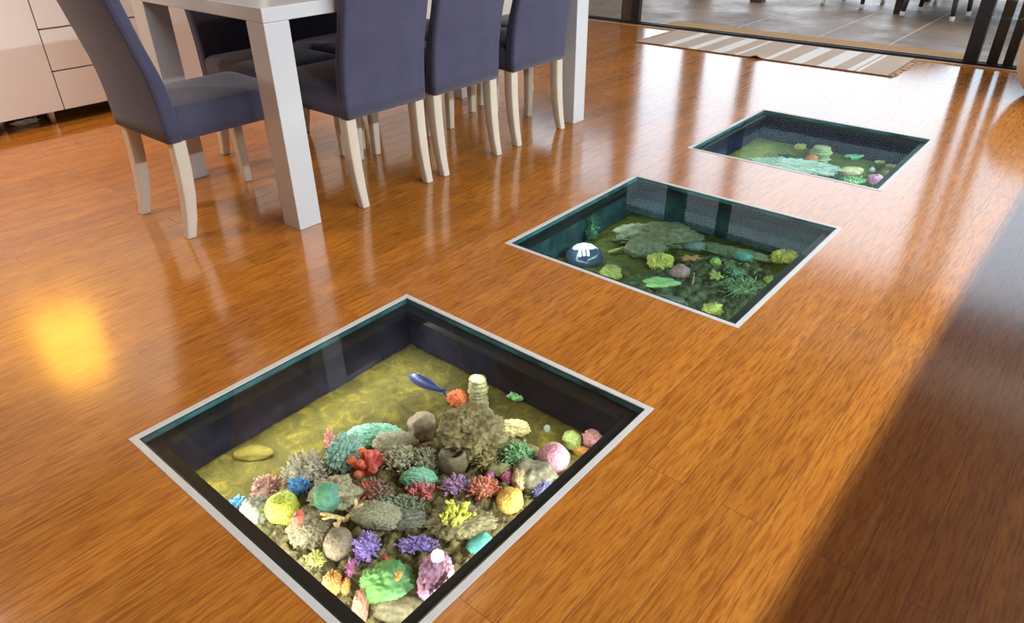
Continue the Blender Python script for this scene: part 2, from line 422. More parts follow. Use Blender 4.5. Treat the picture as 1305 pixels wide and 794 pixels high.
# ================================================================ SIDEBOARD
SX, SB, ST = -4.26, 0.068, 0.69
sb = thing('sideboard', 'long warm white sideboard with flat doors and a stack of drawers on short legs', 'sideboard', (SX, 1.5, 0))
Y0, Y1 = 0.14, 2.9     # world extents along the wall
def L(y): return y-1.5
obj('body', bx(-0.43, -0.02, L(Y0), L(Y1), SB, ST-0.022), M['gap'], sb)
obj('top', bx(-0.44, 0.002, L(Y0)-0.004, L(Y1)+0.004, ST-0.02, ST), M['cabinet'], sb, bevel=0.002)
for a, b in ((0.142, 0.741), (0.745, 1.342), (1.955, 2.552), (2.556, 2.898)):
    dd = obj('door', bx(-0.02, 0.0, L(a), L(b), SB, ST-0.023), M['cabinet'], sb, bevel=0.0015)
for z0, z1 in ((SB, 0.258), (0.266, 0.463), (0.471, ST-0.023)):
    dr = obj('drawer', bx(-0.02, 0.0, L(1.348), L(1.951), z0, z1), M['cabinet'], sb, bevel=0.0015)
    obj('finger_groove', bx(-0.018, -0.006, L(1.36), L(1.94), z1-0.001, z1+0.004), M['chrome'], dr)
for x, y in ((-0.045, 1.285), (-0.11, 1.06), (-0.045, 0.3), (-0.045, 2.2), (-0.35, 0.3), (-0.35, 1.285), (-0.35, 2.7), (-0.045, 2.75)):
    obj('leg', lathe(bmesh.new(), [(0.014, 0), (0.016, 0.004), (0.019, SB-0.004), (0.019, SB)], 20, (x, L(y), 0)), M['chrome'], sb, smooth=True)
# crumpled plastic under the sideboard
rnd = random.Random(5)
bm = bmesh.new(); bmesh.ops.create_icosphere(bm, subdivisions=3, radius=0.03)
for v in bm.verts:
    k = 1+0.5*noise.noise(v.co*70); v.co = Vector((v.co.x*k*0.9, v.co.y*k*2.0, max(-0.016, v.co.z*k*0.55)))
o = obj('plastic_bag', bm, plain('pale_plastic', (200, 190, 170), 0.35, var=0.2, vs=40)); o.location = (-4.40, 1.18, 0.016); tag(o, 'crumpled pale plastic bag lying under the sideboard', 'bag')
# amber lamp on the sideboard
lp = thing('table_lamp', 'table lamp with a glowing amber shade standing on the sideboard', 'lamp', (-4.48, 1.02, ST))
obj('base', lathe(bmesh.new(), [(0.075, 0), (0.075, 0.012), (0.02, 0.03), (0.014, 0.2), (0.035, 0.26), (0.014, 0.34), (0.012, 0.52)], 28), M['chrome'], lp, smooth=True)
obj('lamp_shade', lathe(bmesh.new(), [(0.17, 0.50), (0.175, 0.51), (0.155, 0.89), (0.15, 0.90)], 40), M['shade'], lp, smooth=True)

# ================================================================ RUG, MAT
rg = thing('rug', 'beige and white striped cotton runner with fringed ends before the sliding door', 'rug', (-2.08, 5.40, 0))
bm = bmesh.new(); nx, ny = 150, 40; V = {}
rnd = random.Random(3)
for i in range(nx+1):
    for j in range(ny+1):
        u, v = i/nx, j/ny
        x = -0.925+1.85*u; y = -0.322+0.632*v
        e = 0.006*noise.noise(Vector((x*3, 0, 7)))
        z = 0.006+0.0025*(noise.noise(Vector((x*4, y*3, 0)))+0.3)
        if j == 0: y += e
        # the small rucked-up fold on the front edge
        z += 0.016*math.exp(-((x-0.04-0.0)/0.03)**2-((v)/0.12)**2)
        V[i, j, 1] = bm.verts.new((x, y, z)); V[i, j, 0] = bm.verts.new((x, y, max(0.0006, z-0.0055)))
for i in range(nx):
    for j in range(ny):
        bm.faces.new([V[a, b, 1] for a, b in ((i, j), (i+1, j), (i+1, j+1), (i, j+1))])
        bm.faces.new([V[a, b, 0] for a, b in ((i, j), (i, j+1), (i+1, j+1), (i+1, j))])
for i in range(nx):
    for j in (0, ny): bm.faces.new((V[i, j, 0], V[i+1, j, 0], V[i+1, j, 1], V[i, j, 1]))
for j in range(ny):
    for i in (0, nx): bm.faces.new((V[i, j, 0], V[i, j+1, 0], V[i, j+1, 1], V[i, j, 1]))
obj('woven_cloth', bm, M['rug'], rg, smooth=True)
bm = bmesh.new()
tube(bm, [(-0.925+1.85*k/80, -0.324+0.006*noise.noise(Vector(((-0.925+1.85*k/80)*3, 0, 7))), 0.004+0.016*math.exp(-((-0.925+1.85*k/80-0.04)/0.03)**2)) for k in range(81)], 0.0035, 6)
obj('edge_binding', bm, M['rug_edge'], rg, smooth=True)
for s in (-1, 1):
    bm = bmesh.new()
    for k in range(46):
        y = -0.315+0.62*k/45; ln = rnd.uniform(0.025, 0.05) if s > 0 else rnd.uniform(0.01, 0.03)
        a = rnd.uniform(-0.7, 0.7)
        tube(bm, [(s*0.922, y, 0.006), (s*(0.925+ln*0.5), y+0.5*ln*a, 0.008), (s*(0.925+ln), y+ln*a*rnd.uniform(0.5, 1.6), 0.003)], [0.004, 0.0035, 0.002], 5)
    obj('fringe', bm, M['fringe'], rg, smooth=True)
bm = bmesh.new(); nx = 120; rows = []
for i in range(nx+1):
    x = -3.26+2.36*i/nx; e0 = 0.006*noise.noise(Vector((x*14, 1, 0))); e1 = 0.008*noise.noise(Vector((x*11, 5, 0)))
    rows.append([(x, 5.868+e0, PZ+0.0005), (x, 5.868+e0, PZ+0.017), (x, 5.876+e0, PZ+0.02), (x, 6.145+e1, PZ+0.02), (x, 6.155+e1, PZ+0.017), (x, 6.155+e1, PZ+0.0005)])
loft(bm, rows); o = obj('door_mat', bm, M['coir']); tag(o, 'long tan coir mat on the patio along the door track', 'mat')

# ================================================================ PATIO FURNITURE
def wicker_chair(loc, rz, label, proto=None):
    t = thing('wicker_chair', label, 'chair', loc, rz, 'dark wicker chairs on the patio')
    rings = [rrect(0, 0, 0.25-0.02*k, 0.25-0.02*k, 0.06, z, 4) for k, z in ((2, 0.20), (0.5, 0.21), (0, 0.24), (0, 0.30), (0.6, 0.32))]
    obj('seat', loft(bmesh.new(), rings), M['wicker'], t, smooth=True)
    bm = bmesh.new(); rings = []          # wrap-round tub back with thickness
    n = 26
    for k in range(n+1):
        a = -0.15*PI+1.3*PI*k/n
        top = 0.42+0.10*max(0, math.sin(a))
        ca, sa = math.cos(a), math.sin(a)
        rings.append([(0.255*ca, 0.255*sa, 0.28), (0.28*ca, 0.28*sa, top-0.02), (0.27*ca, 0.27*sa, top), (0.25*ca, 0.25*sa, top-0.02), (0.225*ca, 0.225*sa, 0.28)])
    obj('backrest', loft(bm, rings), M['wicker'], t, smooth=True)
    for sx in (-1, 1):
        for sy in (-1, 1):
            l = obj('leg', tube(bmesh.new(), [(sx*0.215, sy*0.205, 0.03), (sx*0.20, sy*0.195, 0.21)], [0.019, 0.024], 12), M['wicker'], t, smooth=True)
            obj('foot_cap', lathe(bmesh.new(), [(0.017, 0.0), (0.021, 0.004), (0.022, 0.038), (0.019, 0.042)], 14, (sx*0.216, sy*0.206, 0)), M['foot_cap'], l, smooth=True)
    return t
wc = wicker_chair((-1.54, 7.92, PZ), PI-0.12, 'dark wicker patio chair whose white-capped feet show beside the black door post')
dup(wc, (-0.62, 7.80, PZ), PI+0.1, 'dark wicker patio chair behind the right door pane, one white foot cap showing')
dup(wc, (-1.52, 8.98, PZ), 0.0, 'dark wicker patio chair on the far side of the outdoor table')
dup(wc, (-2.38, 8.22, PZ), 1.4, 'leftmost dark wicker patio chair, only its legs at the top edge of the picture')
ot = thing('outdoor_table', 'low dark outdoor table with square legs among the wicker chairs', 'table', (-1.2, 8.4, PZ))
obj('tabletop', bx(-0.72, 0.72, -0.55, 0.55, 0.36, 0.39), M['wicker'], ot, bevel=0.006)
for sx in (-1, 1):
    for sy in (-1, 1):
        obj('leg', bx(sx*0.65-0.04, sx*0.65+0.04, sy*0.5-0.04, sy*0.5+0.04, 0, 0.36), M['wicker'], ot, bevel=0.004)

# beige pouf at the right edge, unseen bench added on the right to block the side light
po = thing('ottoman', 'round beige upholstered ottoman with a tucked-in base by the right door pane', 'ottoman', (-0.15, 5.15, 0))
obj('cushion', lathe(bmesh.new(), [(0.235, 0.012), (0.27, 0.02), (0.315, 0.07), (0.345, 0.13), (0.365, 0.21), (0.37, 0.28), (0.36, 0.36), (0.32, 0.41), (0.2, 0.425), (0.02, 0.428)], 56), M['beige'], po, smooth=True)
obj('base', lathe(bmesh.new(), [(0.23, 0.0), (0.235, 0.004), (0.235, 0.014), (0.225, 0.018)], 48), M['rug_edge'], po, smooth=True)
kb = thing('added_bench', 'charcoal bench added out of view on the right to block the side light', 'added bench', (0.995, 2.4, 0))
obj('body', bx(-0.32, 0.32, -3.2, 2.9, 0.0, 0.86), M['bench'], kb, bevel=0.004)
obj('worktop', bx(-0.35, 0.35, -3.23, 2.93, 0.86, 0.90), M['bench'], kb, bevel=0.004)

# ================================================================ LIGHTS
def downlight(x, y, lab, power, warm, spot=True):
    t = thing('downlight', lab, 'downlight', (x, y, 2.5), group='round recessed ceiling downlights')
    obj('trim_ring', lathe(bmesh.new(), [(0.038, -0.001), (0.038, -0.006), (0.05, -0.004), (0.052, 0.0), (0.05, 0.002)], 32), M['lacquer'], t, smooth=True)
    obj('lamp_face', lathe(bmesh.new(), [(0.036, -0.001), (0.036, -0.003), (0.002, -0.0035)], 28), M['lamp_on'], t, smooth=True)
    if spot:
        ld = bpy.data.lights.new('downlight_beam', 'SPOT'); ld.energy = power; ld.color = warm; ld.spot_size = 2.2; ld.spot_blend = 0.8; ld.shadow_soft_size = 0.04
        lo = bpy.data.objects.new('downlight_beam', ld); C.objects.link(lo); lo.location = (0, 0, -0.02); lo.parent = t
WARM = (1.0, 0.89, 0.74)
downlight(-2.278, 1.939, 'round recessed ceiling downlight over the dining table', 30, WARM)
downlight(-4.45, 1.602, 'round recessed ceiling downlight over the sideboard', 60, WARM)
downlight(-4.0, 3.4, 'round recessed ceiling downlight in the far left of the ceiling', 60, WARM)
downlight(-3.6, -0.3, 'round recessed ceiling downlight added out of view in the near left of the ceiling', 190, WARM)  # added unseen lamp, boosted to brighten the sideboard front

ld = bpy.data.lights.new('added_strip_light', 'AREA'); ld.shape = 'RECTANGLE'; ld.size = 5.2; ld.size_y = 0.05; ld.energy = 255; ld.color = (0.86, 0.93, 1.0)  # added lamp for cool side light, kept thin for a crisp shadow edge
lo = bpy.data.objects.new('added_strip_light', ld); C.objects.link(lo); lo.location = (XR-0.01, 2.9, 2.11)
dv = Vector((-1, 0, -0.85)); lo.rotation_euler = dv.to_track_quat('-Z', 'Y').to_euler()
# rectangle's long side must run along Y
q = Matrix((Vector((0, 1, 0)), (-dv.normalized()).cross(Vector((0, 1, 0))), -dv.normalized())).transposed().to_4x4()
q.translation = lo.location; lo.matrix_world = q

wd = bpy.data.worlds.new('world'); bpy.context.scene.world = wd; wd.use_nodes = True
nt = wd.node_tree; nt.nodes.clear()
wo = nt.nodes.new('ShaderNodeOutputWorld'); bg = nt.nodes.new('ShaderNodeBackground')
tc = nt.nodes.new('ShaderNodeTexCoord'); sx = nt.nodes.new('ShaderNodeSeparateXYZ'); nt.links.new(tc.outputs['Generated'], sx.inputs[0])
cl = N(nt, 'ShaderNodeTexNoise', in_Scale=2.2, in_Detail=5.0); nt.links.new(tc.outputs['Generated'], cl.inputs[0])
sk = ramp(nt, sx.outputs[2], [(0.0, (0.74, 0.88, 1.0, 1)), (0.25, (0.68, 0.84, 1.0, 1)), (1.0, (0.62, 0.78, 1.0, 1))])
nt.links.new(mixc(nt, ramp(nt, cl.outputs[0], [(0.45, (0, 0, 0, 1)), (0.7, (1, 1, 1, 1))]), sk, (0.86, 0.93, 1.0, 1)), bg.inputs[0]); bg.inputs[1].default_value = 3.3
nt.links.new(bg.outputs[0], wo.inputs[0])

# ================================================================ AQUARIA
DEPTH = [-0.178, -0.170, -0.160]
TINT = [(0.97, 0.985, 0.965, 1), (0.80, 0.90, 0.87, 1), (0.86, 0.96, 0.93, 1)]  # middle tank's darker green tint paints in its dimmer light and reflections
M['tank_wall'] = plain('blotchy_navy_wall', (30, 29, 40), 0.9, 0.1, var=0.45, vs=22)
def tank(i, label, wallmat):
    y0, y1 = TANKS[i]; cx, cy = (TX0+TX1)/2, (y0+y1)/2; hx, hy = (TX1-TX0)/2, (y1-y0)/2
    D = DEPTH[i]
    t = thing('floor_aquarium', label, 'aquarium', (cx, cy, 0), group='glass-topped aquariums sunk into the floor')
    def ring(x, y, w, z0, z1):
        b = bmesh.new()
        o = [(-x, -y), (x, -y), (x, y), (-x, y)]; n = [(-x+w, -y+w), (x-w, -y+w), (x-w, y-w), (-x+w, y-w)]
        vo = [[b.verts.new((p[0], p[1], z)) for p in o] for z in (z0, z1)]; vn = [[b.verts.new((p[0], p[1], z)) for p in n] for z in (z0, z1)]
        for k in range(4):
            j = (k+1) % 4
            b.faces.new((vo[1][k], vo[1][j], vn[1][j], vn[1][k])); b.faces.new((vo[0][j], vo[0][k], vn[0][k], vn[0][j]))
            b.faces.new((vo[0][k], vo[0][j], vo[1][j], vo[1][k])); b.faces.new((vn[0][j], vn[0][k], vn[1][k], vn[1][j]))
        return b
    obj('metal_frame', ring(hx, hy, 0.016, -0.016, 0.0015), M['frame'], t, bevel=0.001)
    obj('seal', ring(hx-0.0162, hy-0.0162, 0.004, -0.0155, -0.0015), M['seal'], t)
    # two laminated panes
    gm = mat_clear('coated_floor_glass_%d' % i, ((0.975, 0.985, 0.97, 1), (0.90, 0.965, 0.95, 1), (0.90, 0.965, 0.95, 1))[i], 1.45, 0.0, (0.95, 0.15, 0.035)[i])
    for z0, z1 in ((-0.0155, -0.002),):
        b = bx(-hx+0.0205, hx-0.0205, -hy+0.0205, hy-0.0205, z0, z1)
        g = obj('glass_pane', b, [gm, M['glass_edge']], t)
        for f in g.data.polygons:
            if abs(f.normal.z) < 0.5: f.material_index = 1
    obj('support_ledge', ring(hx, hy, 0.050, -0.036, -0.0165), M['ledge'], t)
    obj('tank_wall', bx(-hx-0.02, -hx+0.004, -hy-0.02, hy+0.02, D-0.03, -0.0365), wallmat, t)
    obj('tank_wall', bx(hx-0.004, hx+0.02, -hy-0.02, hy+0.02, D-0.03, -0.0365), wallmat, t)
    obj('tank_wall', bx(-hx+0.004, hx-0.004, hy-0.004, hy+0.02, D-0.03, -0.0365), wallmat, t)
    obj('tank_wall', bx(-hx+0.004, hx-0.004, -hy-0.02, -hy+0.004, D-0.03, -0.0365), wallmat, t)
    obj('tank_base', bx(-hx-0.02, hx+0.02, -hy-0.02, hy+0.02, D-0.06, D-0.03), M['ledge'], t)
    wm = mat_clear('aquarium_water_%d' % i, TINT[i], 1.33, 0.0, 0.12)
    ws = mat_clear('aquarium_water_side_%d' % i, (1, 1, 1, 1), 1.001)
    wt = obj('water', bx(-hx+0.006, hx-0.006, -hy+0.006, hy-0.006, D-0.028, -0.046), [wm, ws], t)
    for f in wt.data.polygons:
        if f.normal.z < 0.5: f.material_index = 1
    return t
tank(0, 'nearest glass floor aquarium, brightly lit and crowded with colourful corals', M['tank_wall'])
tank(1, 'middle glass floor aquarium, dim and teal green with a dark dome at its left corner', plain('dark_teal_wall', (44, 66, 72), 0.9, 0.1, var=0.4, vs=20))
tank(2, 'farthest and smallest-looking glass floor aquarium, showing a long mint coral', plain('dark_indigo_wall', (38, 38, 62), 0.9, 0.1, var=0.4, vs=24))

def tanklight(i, power, col):
    y0, y1 = TANKS[i]
    for (x, y, dx, dy, dz, ln, k) in [q for q in ((TX1-0.058, (y0+y1)/2, -1, 0, -0.3, y1-y0-0.14, (0.13, 0.17, 0.17)[i]), ((TX0+TX1)/2, y0+0.058, 0, 1, -0.3, TX1-TX0-0.14, (0.18, 0.25, 0.25)[i]), (TX0+0.085, (y0+y1)/2, 0.75, 0, -1, y1-y0-0.14, (0.42, 0.2, 0.2)[i]), ((TX0+TX1)/2, y1-0.085, 0, (-0.75, -0.3, -0.2)[i], -1, TX1-TX0-0.14, (0.11, 0.0, 0.0)[i])) if q[6] > 0]:
        ld = bpy.data.lights.new('aquarium_lamp', 'AREA'); ld.shape = 'RECTANGLE'; ld.size = ln; ld.size_y = 0.02; ld.energy = power*k; ld.color = col
        lo = bpy.data.objects.new('aquarium_lamp', ld); C.objects.link(lo)
        d = Vector((dx, dy, dz)).normalized(); X = Vector((0, 1, 0)) if dx else Vector((1, 0, 0)); Zv = -d; Y = Zv.cross(X)
        mm = Matrix((X, Y, Zv)).transposed().to_4x4(); mm.translation = Vector((x, y, -0.060)); lo.matrix_world = mm
tanklight(0, 7.6, (1.0, 0.985, 0.93)); tanklight(1, 5.0, (0.9, 1.0, 0.9)); tanklight(2, 3.8, (0.95, 1.0, 0.95))

# ---------------------------------------------------------------- the beds
def sstep(t): t = max(0.0, min(1.0, t)); return t*t*(3-2*t)
EDGE = [[ground(*p, -0.15).xy for p in ((235, 690), (300, 645), (350, 600), (420, 566), (520, 552), (600, 520), (660, 540), (790, 590))],
        [ground(*p, -0.15).xy for p in ((690, 360), (790, 345), (850, 325), (900, 312), (960, 325), (1040, 350))],
        [ground(*p, -0.14).xy for p in ((930, 215), (990, 207), (1040, 203), (1070, 215), (1160, 235))]]
MH = [0.075, 0.03, 0.03]
def sdist(poly, p):
    best = 9; sg = 1
    for a, b in zip(poly, poly[1:]):
        ab = b-a; t = max(0, min(1, (p-a).dot(ab)/ab.dot(ab))); q = a+ab*t; d = (p-q).length
        if d < best: best = d; sg = 1 if (ab.x*(p.y-a.y)-ab.y*(p.x-a.x)) < 0 else -1
    return best*sg
def bed(i, x, y):
    s = sdist(EDGE[i], Vector((x, y)))
    h = DEPTH[i] + 0.004*noise.noise(Vector((x*9, y*9, i)))
    m = sstep(s/0.14)
    return h + MH[i]*m*(1+0.35*noise.noise(Vector((x*7, y*7, 3+i)))), m
def place(i, px, py):
    d = ray(px, py); t0 = -0.05
    p = EYE + d*((-0.05-CAMH)/d.z); stp = d/abs(d.z)*0.002
    for _ in range(80):
        if p.z <= bed(i, p.x, p.y)[0]: break
        p = p+stp
    return p
def pxm(p): return (p-EYE).dot(FW)/FPX          # metres per pixel there
RZ = math.atan2(RT.y, RT.x)

def mat_sand(name, c0, c1, c2, sc=16):
    mt, nt, out = new_mat(name)
    p = bsdf(nt, out, Roughness=0.85); p.inputs['Specular IOR Level'].default_value = 0.2
    n1 = N(nt, 'ShaderNodeTexNoise', in_Scale=sc, in_Detail=7.0, in_Roughness=0.65, in_Distortion=0.8); nt.links.new(objcoord(nt), n1.inputs[0])
    n2 = N(nt, 'ShaderNodeTexNoise', in_Scale=sc*9, in_Detail=4.0); nt.links.new(objcoord(nt), n2.inputs[0])
    c = ramp(nt, n1.outputs[0], [(0.36, lin(c0)), (0.54, lin(c1)), (0.68, lin(c2))])
    c = mixc(nt, 0.8, c, ramp(nt, n2.outputs[0], [(0.3, (0.75, 0.75, 0.72, 1)), (0.7, (1.1, 1.1, 1.05, 1))]), 'MULTIPLY')
    if 'rubble' in name:
        vo = N(nt, 'ShaderNodeTexVoronoi', in_Scale=sc*2.6); nt.links.new(objcoord(nt), vo.inputs[0])
        sp = nt.nodes.new('ShaderNodeSeparateColor'); nt.links.new(vo.outputs['Color'], sp.inputs[0])
        pick = ramp(nt, sp.outputs[0], [(0.0, (0.55, 0.52, 0.48, 1)), (0.35, (0.9, 0.92, 0.84, 1)), (0.6, (0.75, 0.72, 0.58, 1)), (0.8, (1.25, 1.2, 1.05, 1)), (1.0, (1.0, 0.86, 0.8, 1))])
        c = mixc(nt, 1.0, c, pick, 'MULTIPLY')
    nt.links.new(c, p.inputs['Base Color']); bump(nt, n2.outputs[0], p, 0.7, 0.006)
    return mt
def grid_bed(i, mat, name, label, cat, rub=False, n=110):
    y0, y1 = TANKS[i]; bm = bmesh.new(); x0, x1 = TX0+0.006, TX1-0.006; y0 += 0.006; y1 -= 0.006
    V = {}
    for a in range(n+1):
        for b in range(n+1):
            x = x0+(x1-x0)*a/n; y = y0+(y1-y0)*b/n; h, mk = bed(i, x, y)
            if not rub: h = DEPTH[i]+0.004*noise.noise(Vector((x*9, y*9, i)))+0.003*noise.noise(Vector((x*40, y*40, i)))
            else:
                if mk <= 0.0: continue
                v = Vector((x*34, y*34, 1.7)); dd = noise.voronoi(v)[0]
                d2 = noise.voronoi(v*2.3)[0]
                h += -0.006+mk*(0.030*(0.6-dd[0]) + 0.013*(0.5-d2[0]) + 0.006*noise.noise(v*2.6) + 0.005*noise.noise(v*7))
            V[a, b] = (x, y, h)
    T = {}
    for k, p in V.items(): T[k] = bm.verts.new(p)
    for a in range(n):
        for b in range(n):
            q = [(a, b), (a+1, b), (a+1, b+1), (a, b+1)]
            if all(k in T for k in q): bm.faces.new([T[k] for k in q])
    # give it a body down to the tank base
    zb = DEPTH[i]-0.029
    edges = [e for e in bm.edges if e.is_boundary]
    r = bmesh.ops.extrude_edge_only(bm, edges=edges)
    for v in [g for g in r['geom'] if isinstance(g, bmesh.types.BMVert)]: v.co.z = zb
    o = obj(name, bm, mat, smooth=True); tag(o, label, cat, kind='stuff'); return o
grid_bed(0, mat_sand('olive_algae_sand', (74, 69, 30), (92, 86, 38), (128, 114, 38), 24), 'sand_bed', 'olive yellow algae-covered sand bed of the nearest aquarium', 'sand')
grid_bed(1, mat_sand('dark_olive_sand', (48, 54, 26), (84, 84, 36), (110, 96, 36)), 'sand_bed', 'dark olive sand bed of the middle aquarium', 'sand')
grid_bed(2, mat_sand('green_olive_sand', (92, 96, 54), (112, 114, 62), (138, 134, 66)), 'sand_bed', 'green olive sand bed of the farthest aquarium', 'sand')
grid_bed(0, mat_sand('grey_brown_rubble', (92, 86, 60), (132, 124, 90), (176, 168, 136), 22), 'coral_rubble', 'grey-brown coral rubble heaped in the nearest aquarium', 'rubble', True, 260)
grid_bed(1, mat_sand('dark_green_rubble', (66, 72, 58), (94, 100, 80), (124, 128, 104), 22), 'coral_rubble', 'dark green-grey coral rubble in the middle aquarium', 'rubble', True, 130)
grid_bed(2, mat_sand('grey_green_rubble', (62, 84, 70), (86, 108, 88), (112, 130, 104), 22), 'coral_rubble', 'grey-green coral rubble in the farthest aquarium', 'rubble', True, 130)

# ---------------------------------------------------------------- coral shapes (local: X right, Y away, Z up, base at 0)
def cmat(name, c1, c2=None, pat='noise', sc=60.0):
    mt, nt, out = new_mat(name); p = bsdf(nt, out, Roughness=0.6); p.inputs['Specular IOR Level'].default_value = 0.3
    a = lin(c1); b = lin(c2) if c2 else tuple(min(1, x*1.3) for x in a[:3])+(1,)
    k = 0.82; g = (0.42, 0.41, 0.38)
    a = tuple(v*k+w_*(1-k) for v, w_ in zip(a[:3], g))+(1.0,); b = tuple(v*k+w_*(1-k) for v, w_ in zip(b[:3], g))+(1.0,)
    n2 = N(nt, 'ShaderNodeTexNoise', in_Scale=sc*3.0, in_Detail=4.0); nt.links.new(objcoord(nt), n2.inputs[0])
    if pat == 'dots':
        v = N(nt, 'ShaderNodeTexVoronoi', in_Scale=sc*2.4); nt.links.new(objcoord(nt), v.inputs[0])
        col = ramp(nt, v.outputs['Distance'], [(0.16, b), (0.30, a)])
    elif pat == 'split':
        sx = nt.nodes.new('ShaderNodeSeparateXYZ'); nt.links.new(objcoord(nt), sx.inputs[0])
        ad = N(nt, 'ShaderNodeMath', operation='MULTIPLY_ADD'); nt.links.new(sx.outputs[0], ad.inputs[0]); ad.inputs[1].default_value = sc; ad.inputs[2].default_value = 0.0
        a2 = N(nt, 'ShaderNodeMath', operation='ADD'); nt.links.new(ad.outputs[0], a2.inputs[0]); nt.links.new(n2.outputs[0], a2.inputs[1])
        col = ramp(nt, a2.outputs[0], [(0.3, a), (0.7, b)])
    else:
        n1 = N(nt, 'ShaderNodeTexNoise', in_Scale=sc, in_Detail=5.0, in_Distortion=0.5); nt.links.new(objcoord(nt), n1.inputs[0])
        col = ramp(nt, n1.outputs[0], [(0.36, a), (0.64, b)])
    col = mixc(nt, 0.9, col, ramp(nt, n2.outputs[0], [(0.32, (0.66, 0.66, 0.66, 1)), (0.66, (1.22, 1.22, 1.2, 1))]), 'MULTIPLY')
    nt.links.new(col, p.inputs['Base Color'])
    bump(nt, n2.outputs[0], p, 0.6, 0.003)
    return mt
def blob(a, b, c, mode, fr, amp, seed, sub=5, fbm=0.18, flat=0.25):
    bm = bmesh.new(); bmesh.ops.create_icosphere(bm, subdivisions=sub, radius=1.0)
    so = Vector((seed*3.17, seed*1.31, seed*2.03))
    for v in bm.verts:
        n = v.co.normalized()
        r = 1+fbm*noise.fractal(n*1.3+so, 1.0, 2.0, 3)
        q = n*fr+so
        if mode == 'knob': r += amp*(0.45-noise.voronoi(q)[0][0])*1.6
        elif mode == 'pits': r += amp*(min(noise.voronoi(q)[0][0], 0.42)-0.42)*2.2
        elif mode == 'brain':
            r += amp*math.sin(9*noise.noise(q*0.55)+4*noise.noise(q*0.8+so))
        elif mode == 'cups':
            d = noise.voronoi(q)[0][0]; r += amp*(math.exp(-((d-0.30)/0.13)**2)-0.6*math.exp(-(d/0.17)**2))
        elif mode == 'rock': r += amp*(noise.fractal(n*fr*0.6+so, 0.6, 2.1, 7)*0.7+0.55*(0.5-noise.voronoi(n*fr*1.7+so)[0][0])+0.28*(0.5-noise.voronoi(n*fr*4.5+so)[0][0]))
        elif mode == 'ruffle':
            r += amp*math.sin(14*math.atan2(n.y, n.x)+5*n.z+6*noise.noise(n*2+so))*(0.4+abs(n.z)) + amp*0.6*noise.noise(q)
        x, y, z = n.x*a*r, n.y*b*r, (n.z*r+1-flat)*c/(2-flat)
        v.co = Vector((x, y, max(z, -0.004)))
    return bm
def stem_to(bm, p0, d, ln, r, rnd, lev, spread, n=7):
    p0 = Vector(p0); d = Vector(d).normalized(); pts = [p0]; rad = [r*1.12]; p = p0; dd = d.copy()
    for k in range(3):
        dd = (dd+Vector((rnd.uniform(-1, 1), rnd.uniform(-1, 1), rnd.uniform(-0.5, 0.8)))*0.22).normalized(); p = p+dd*ln/3; pts.append(p); rad.append(r*(1-0.10*k))
    pts.append(p+dd*r*0.55); rad.append(r*0.62); pts.append(p+dd*r*0.8); rad.append(r*0.15)
    tube(bm, pts, rad, n)
    if lev > 0:
        for k in range(rnd.choice((2, 3))):
            q = pts[rnd.choice((2, 3, 3))]; e = (dd+Vector((rnd.uniform(-1, 1), rnd.uniform(-1, 1), rnd.uniform(-0.35, 0.8)))*spread).normalized()
            stem_to(bm, q, e, ln*rnd.uniform(0.55, 0.8), r*0.78, rnd, lev-1, spread, n)
def bush(a, b, c, n, lev, r, seed, spread=0.8):
    """a dense head: knobby core bristling with short, once-forked fingers"""
    if lev == 2: return bush_open(a, b, c, n, 2, r, seed, spread)
    bm = blob(a*0.74, b*0.74, c*0.78, 'knob', 4.0, 0.12, seed, 4, 0.15)
    rnd = random.Random(seed); n = int(n*2.4)+6
    for i in range(n):
        u = (i+0.5)/n; el = math.asin(1-u*1.02) if u < 0.98 else 0.0; th = 2.39996*i+rnd.uniform(-0.25, 0.25)
        d = Vector((math.cos(el)*math.cos(th), math.cos(el)*math.sin(th), math.sin(el)))
        f = 0.62; st = Vector((d.x*a*f, d.y*b*f, max(0.001, d.z*c*f+0.1*c))); en = Vector((d.x*a, d.y*b, d.z*c*0.92+0.08*c))*rnd.uniform(0.9, 1.08)
        stem_to(bm, st, en-st, (en-st).length*0.86, r*0.8*rnd.uniform(0.85, 1.15), rnd, 1 if (lev and rnd.random() < 0.6) else 0, spread, 6)
    return bm
def bush_open(a, b, c, n, lev, r, seed, spread=0.8):
    bm = bmesh.new(); rnd = random.Random(seed)
    k = 0.62 if lev else 1.0
    if lev == 2: k = 0.5
    for i in range(n):
        th = 2.4*i+rnd.uniform(-0.3, 0.3); rr = math.sqrt((i+0.5)/n); el = 1-0.85*rr*rr
        tgt = Vector((a*rr*math.cos(th), b*rr*math.sin(th), c*max(0.18, el)))
        st = Vector((tgt.x*0.35, tgt.y*0.35, -0.002))
        stem_to(bm, st, tgt-st, (tgt-st).length*k, r, rnd, lev, spread)
    return bm
def lobes(a, b, c, n, r, seed):
    """thick soft fingers with hollow cup ends"""
    bm = bmesh.new(); rnd = random.Random(seed)
    for i in range(n):
        th = 2.4*i+rnd.uniform(-0.4, 0.4); rr = math.sqrt((i+0.5)/n)
        e = Vector((1.12*a*rr*math.cos(th), 1.12*b*rr*math.sin(th), c*(0.95-0.62*rr*rr))); s = Vector((e.x*0.1, e.y*0.1, 0)); d = (e-s)
        q = r*rnd.uniform(0.8, 1.15)
        tube(bm, [s, s+d*0.35, s+d*0.7, s+d*0.93, e, e+d.normalized()*q*0.05, e-d.normalized()*q*0.5], [q*1.0, q*0.95, q*0.9, q*1.12, q*1.0, q*0.62, q*0.25], 14)
    return bm
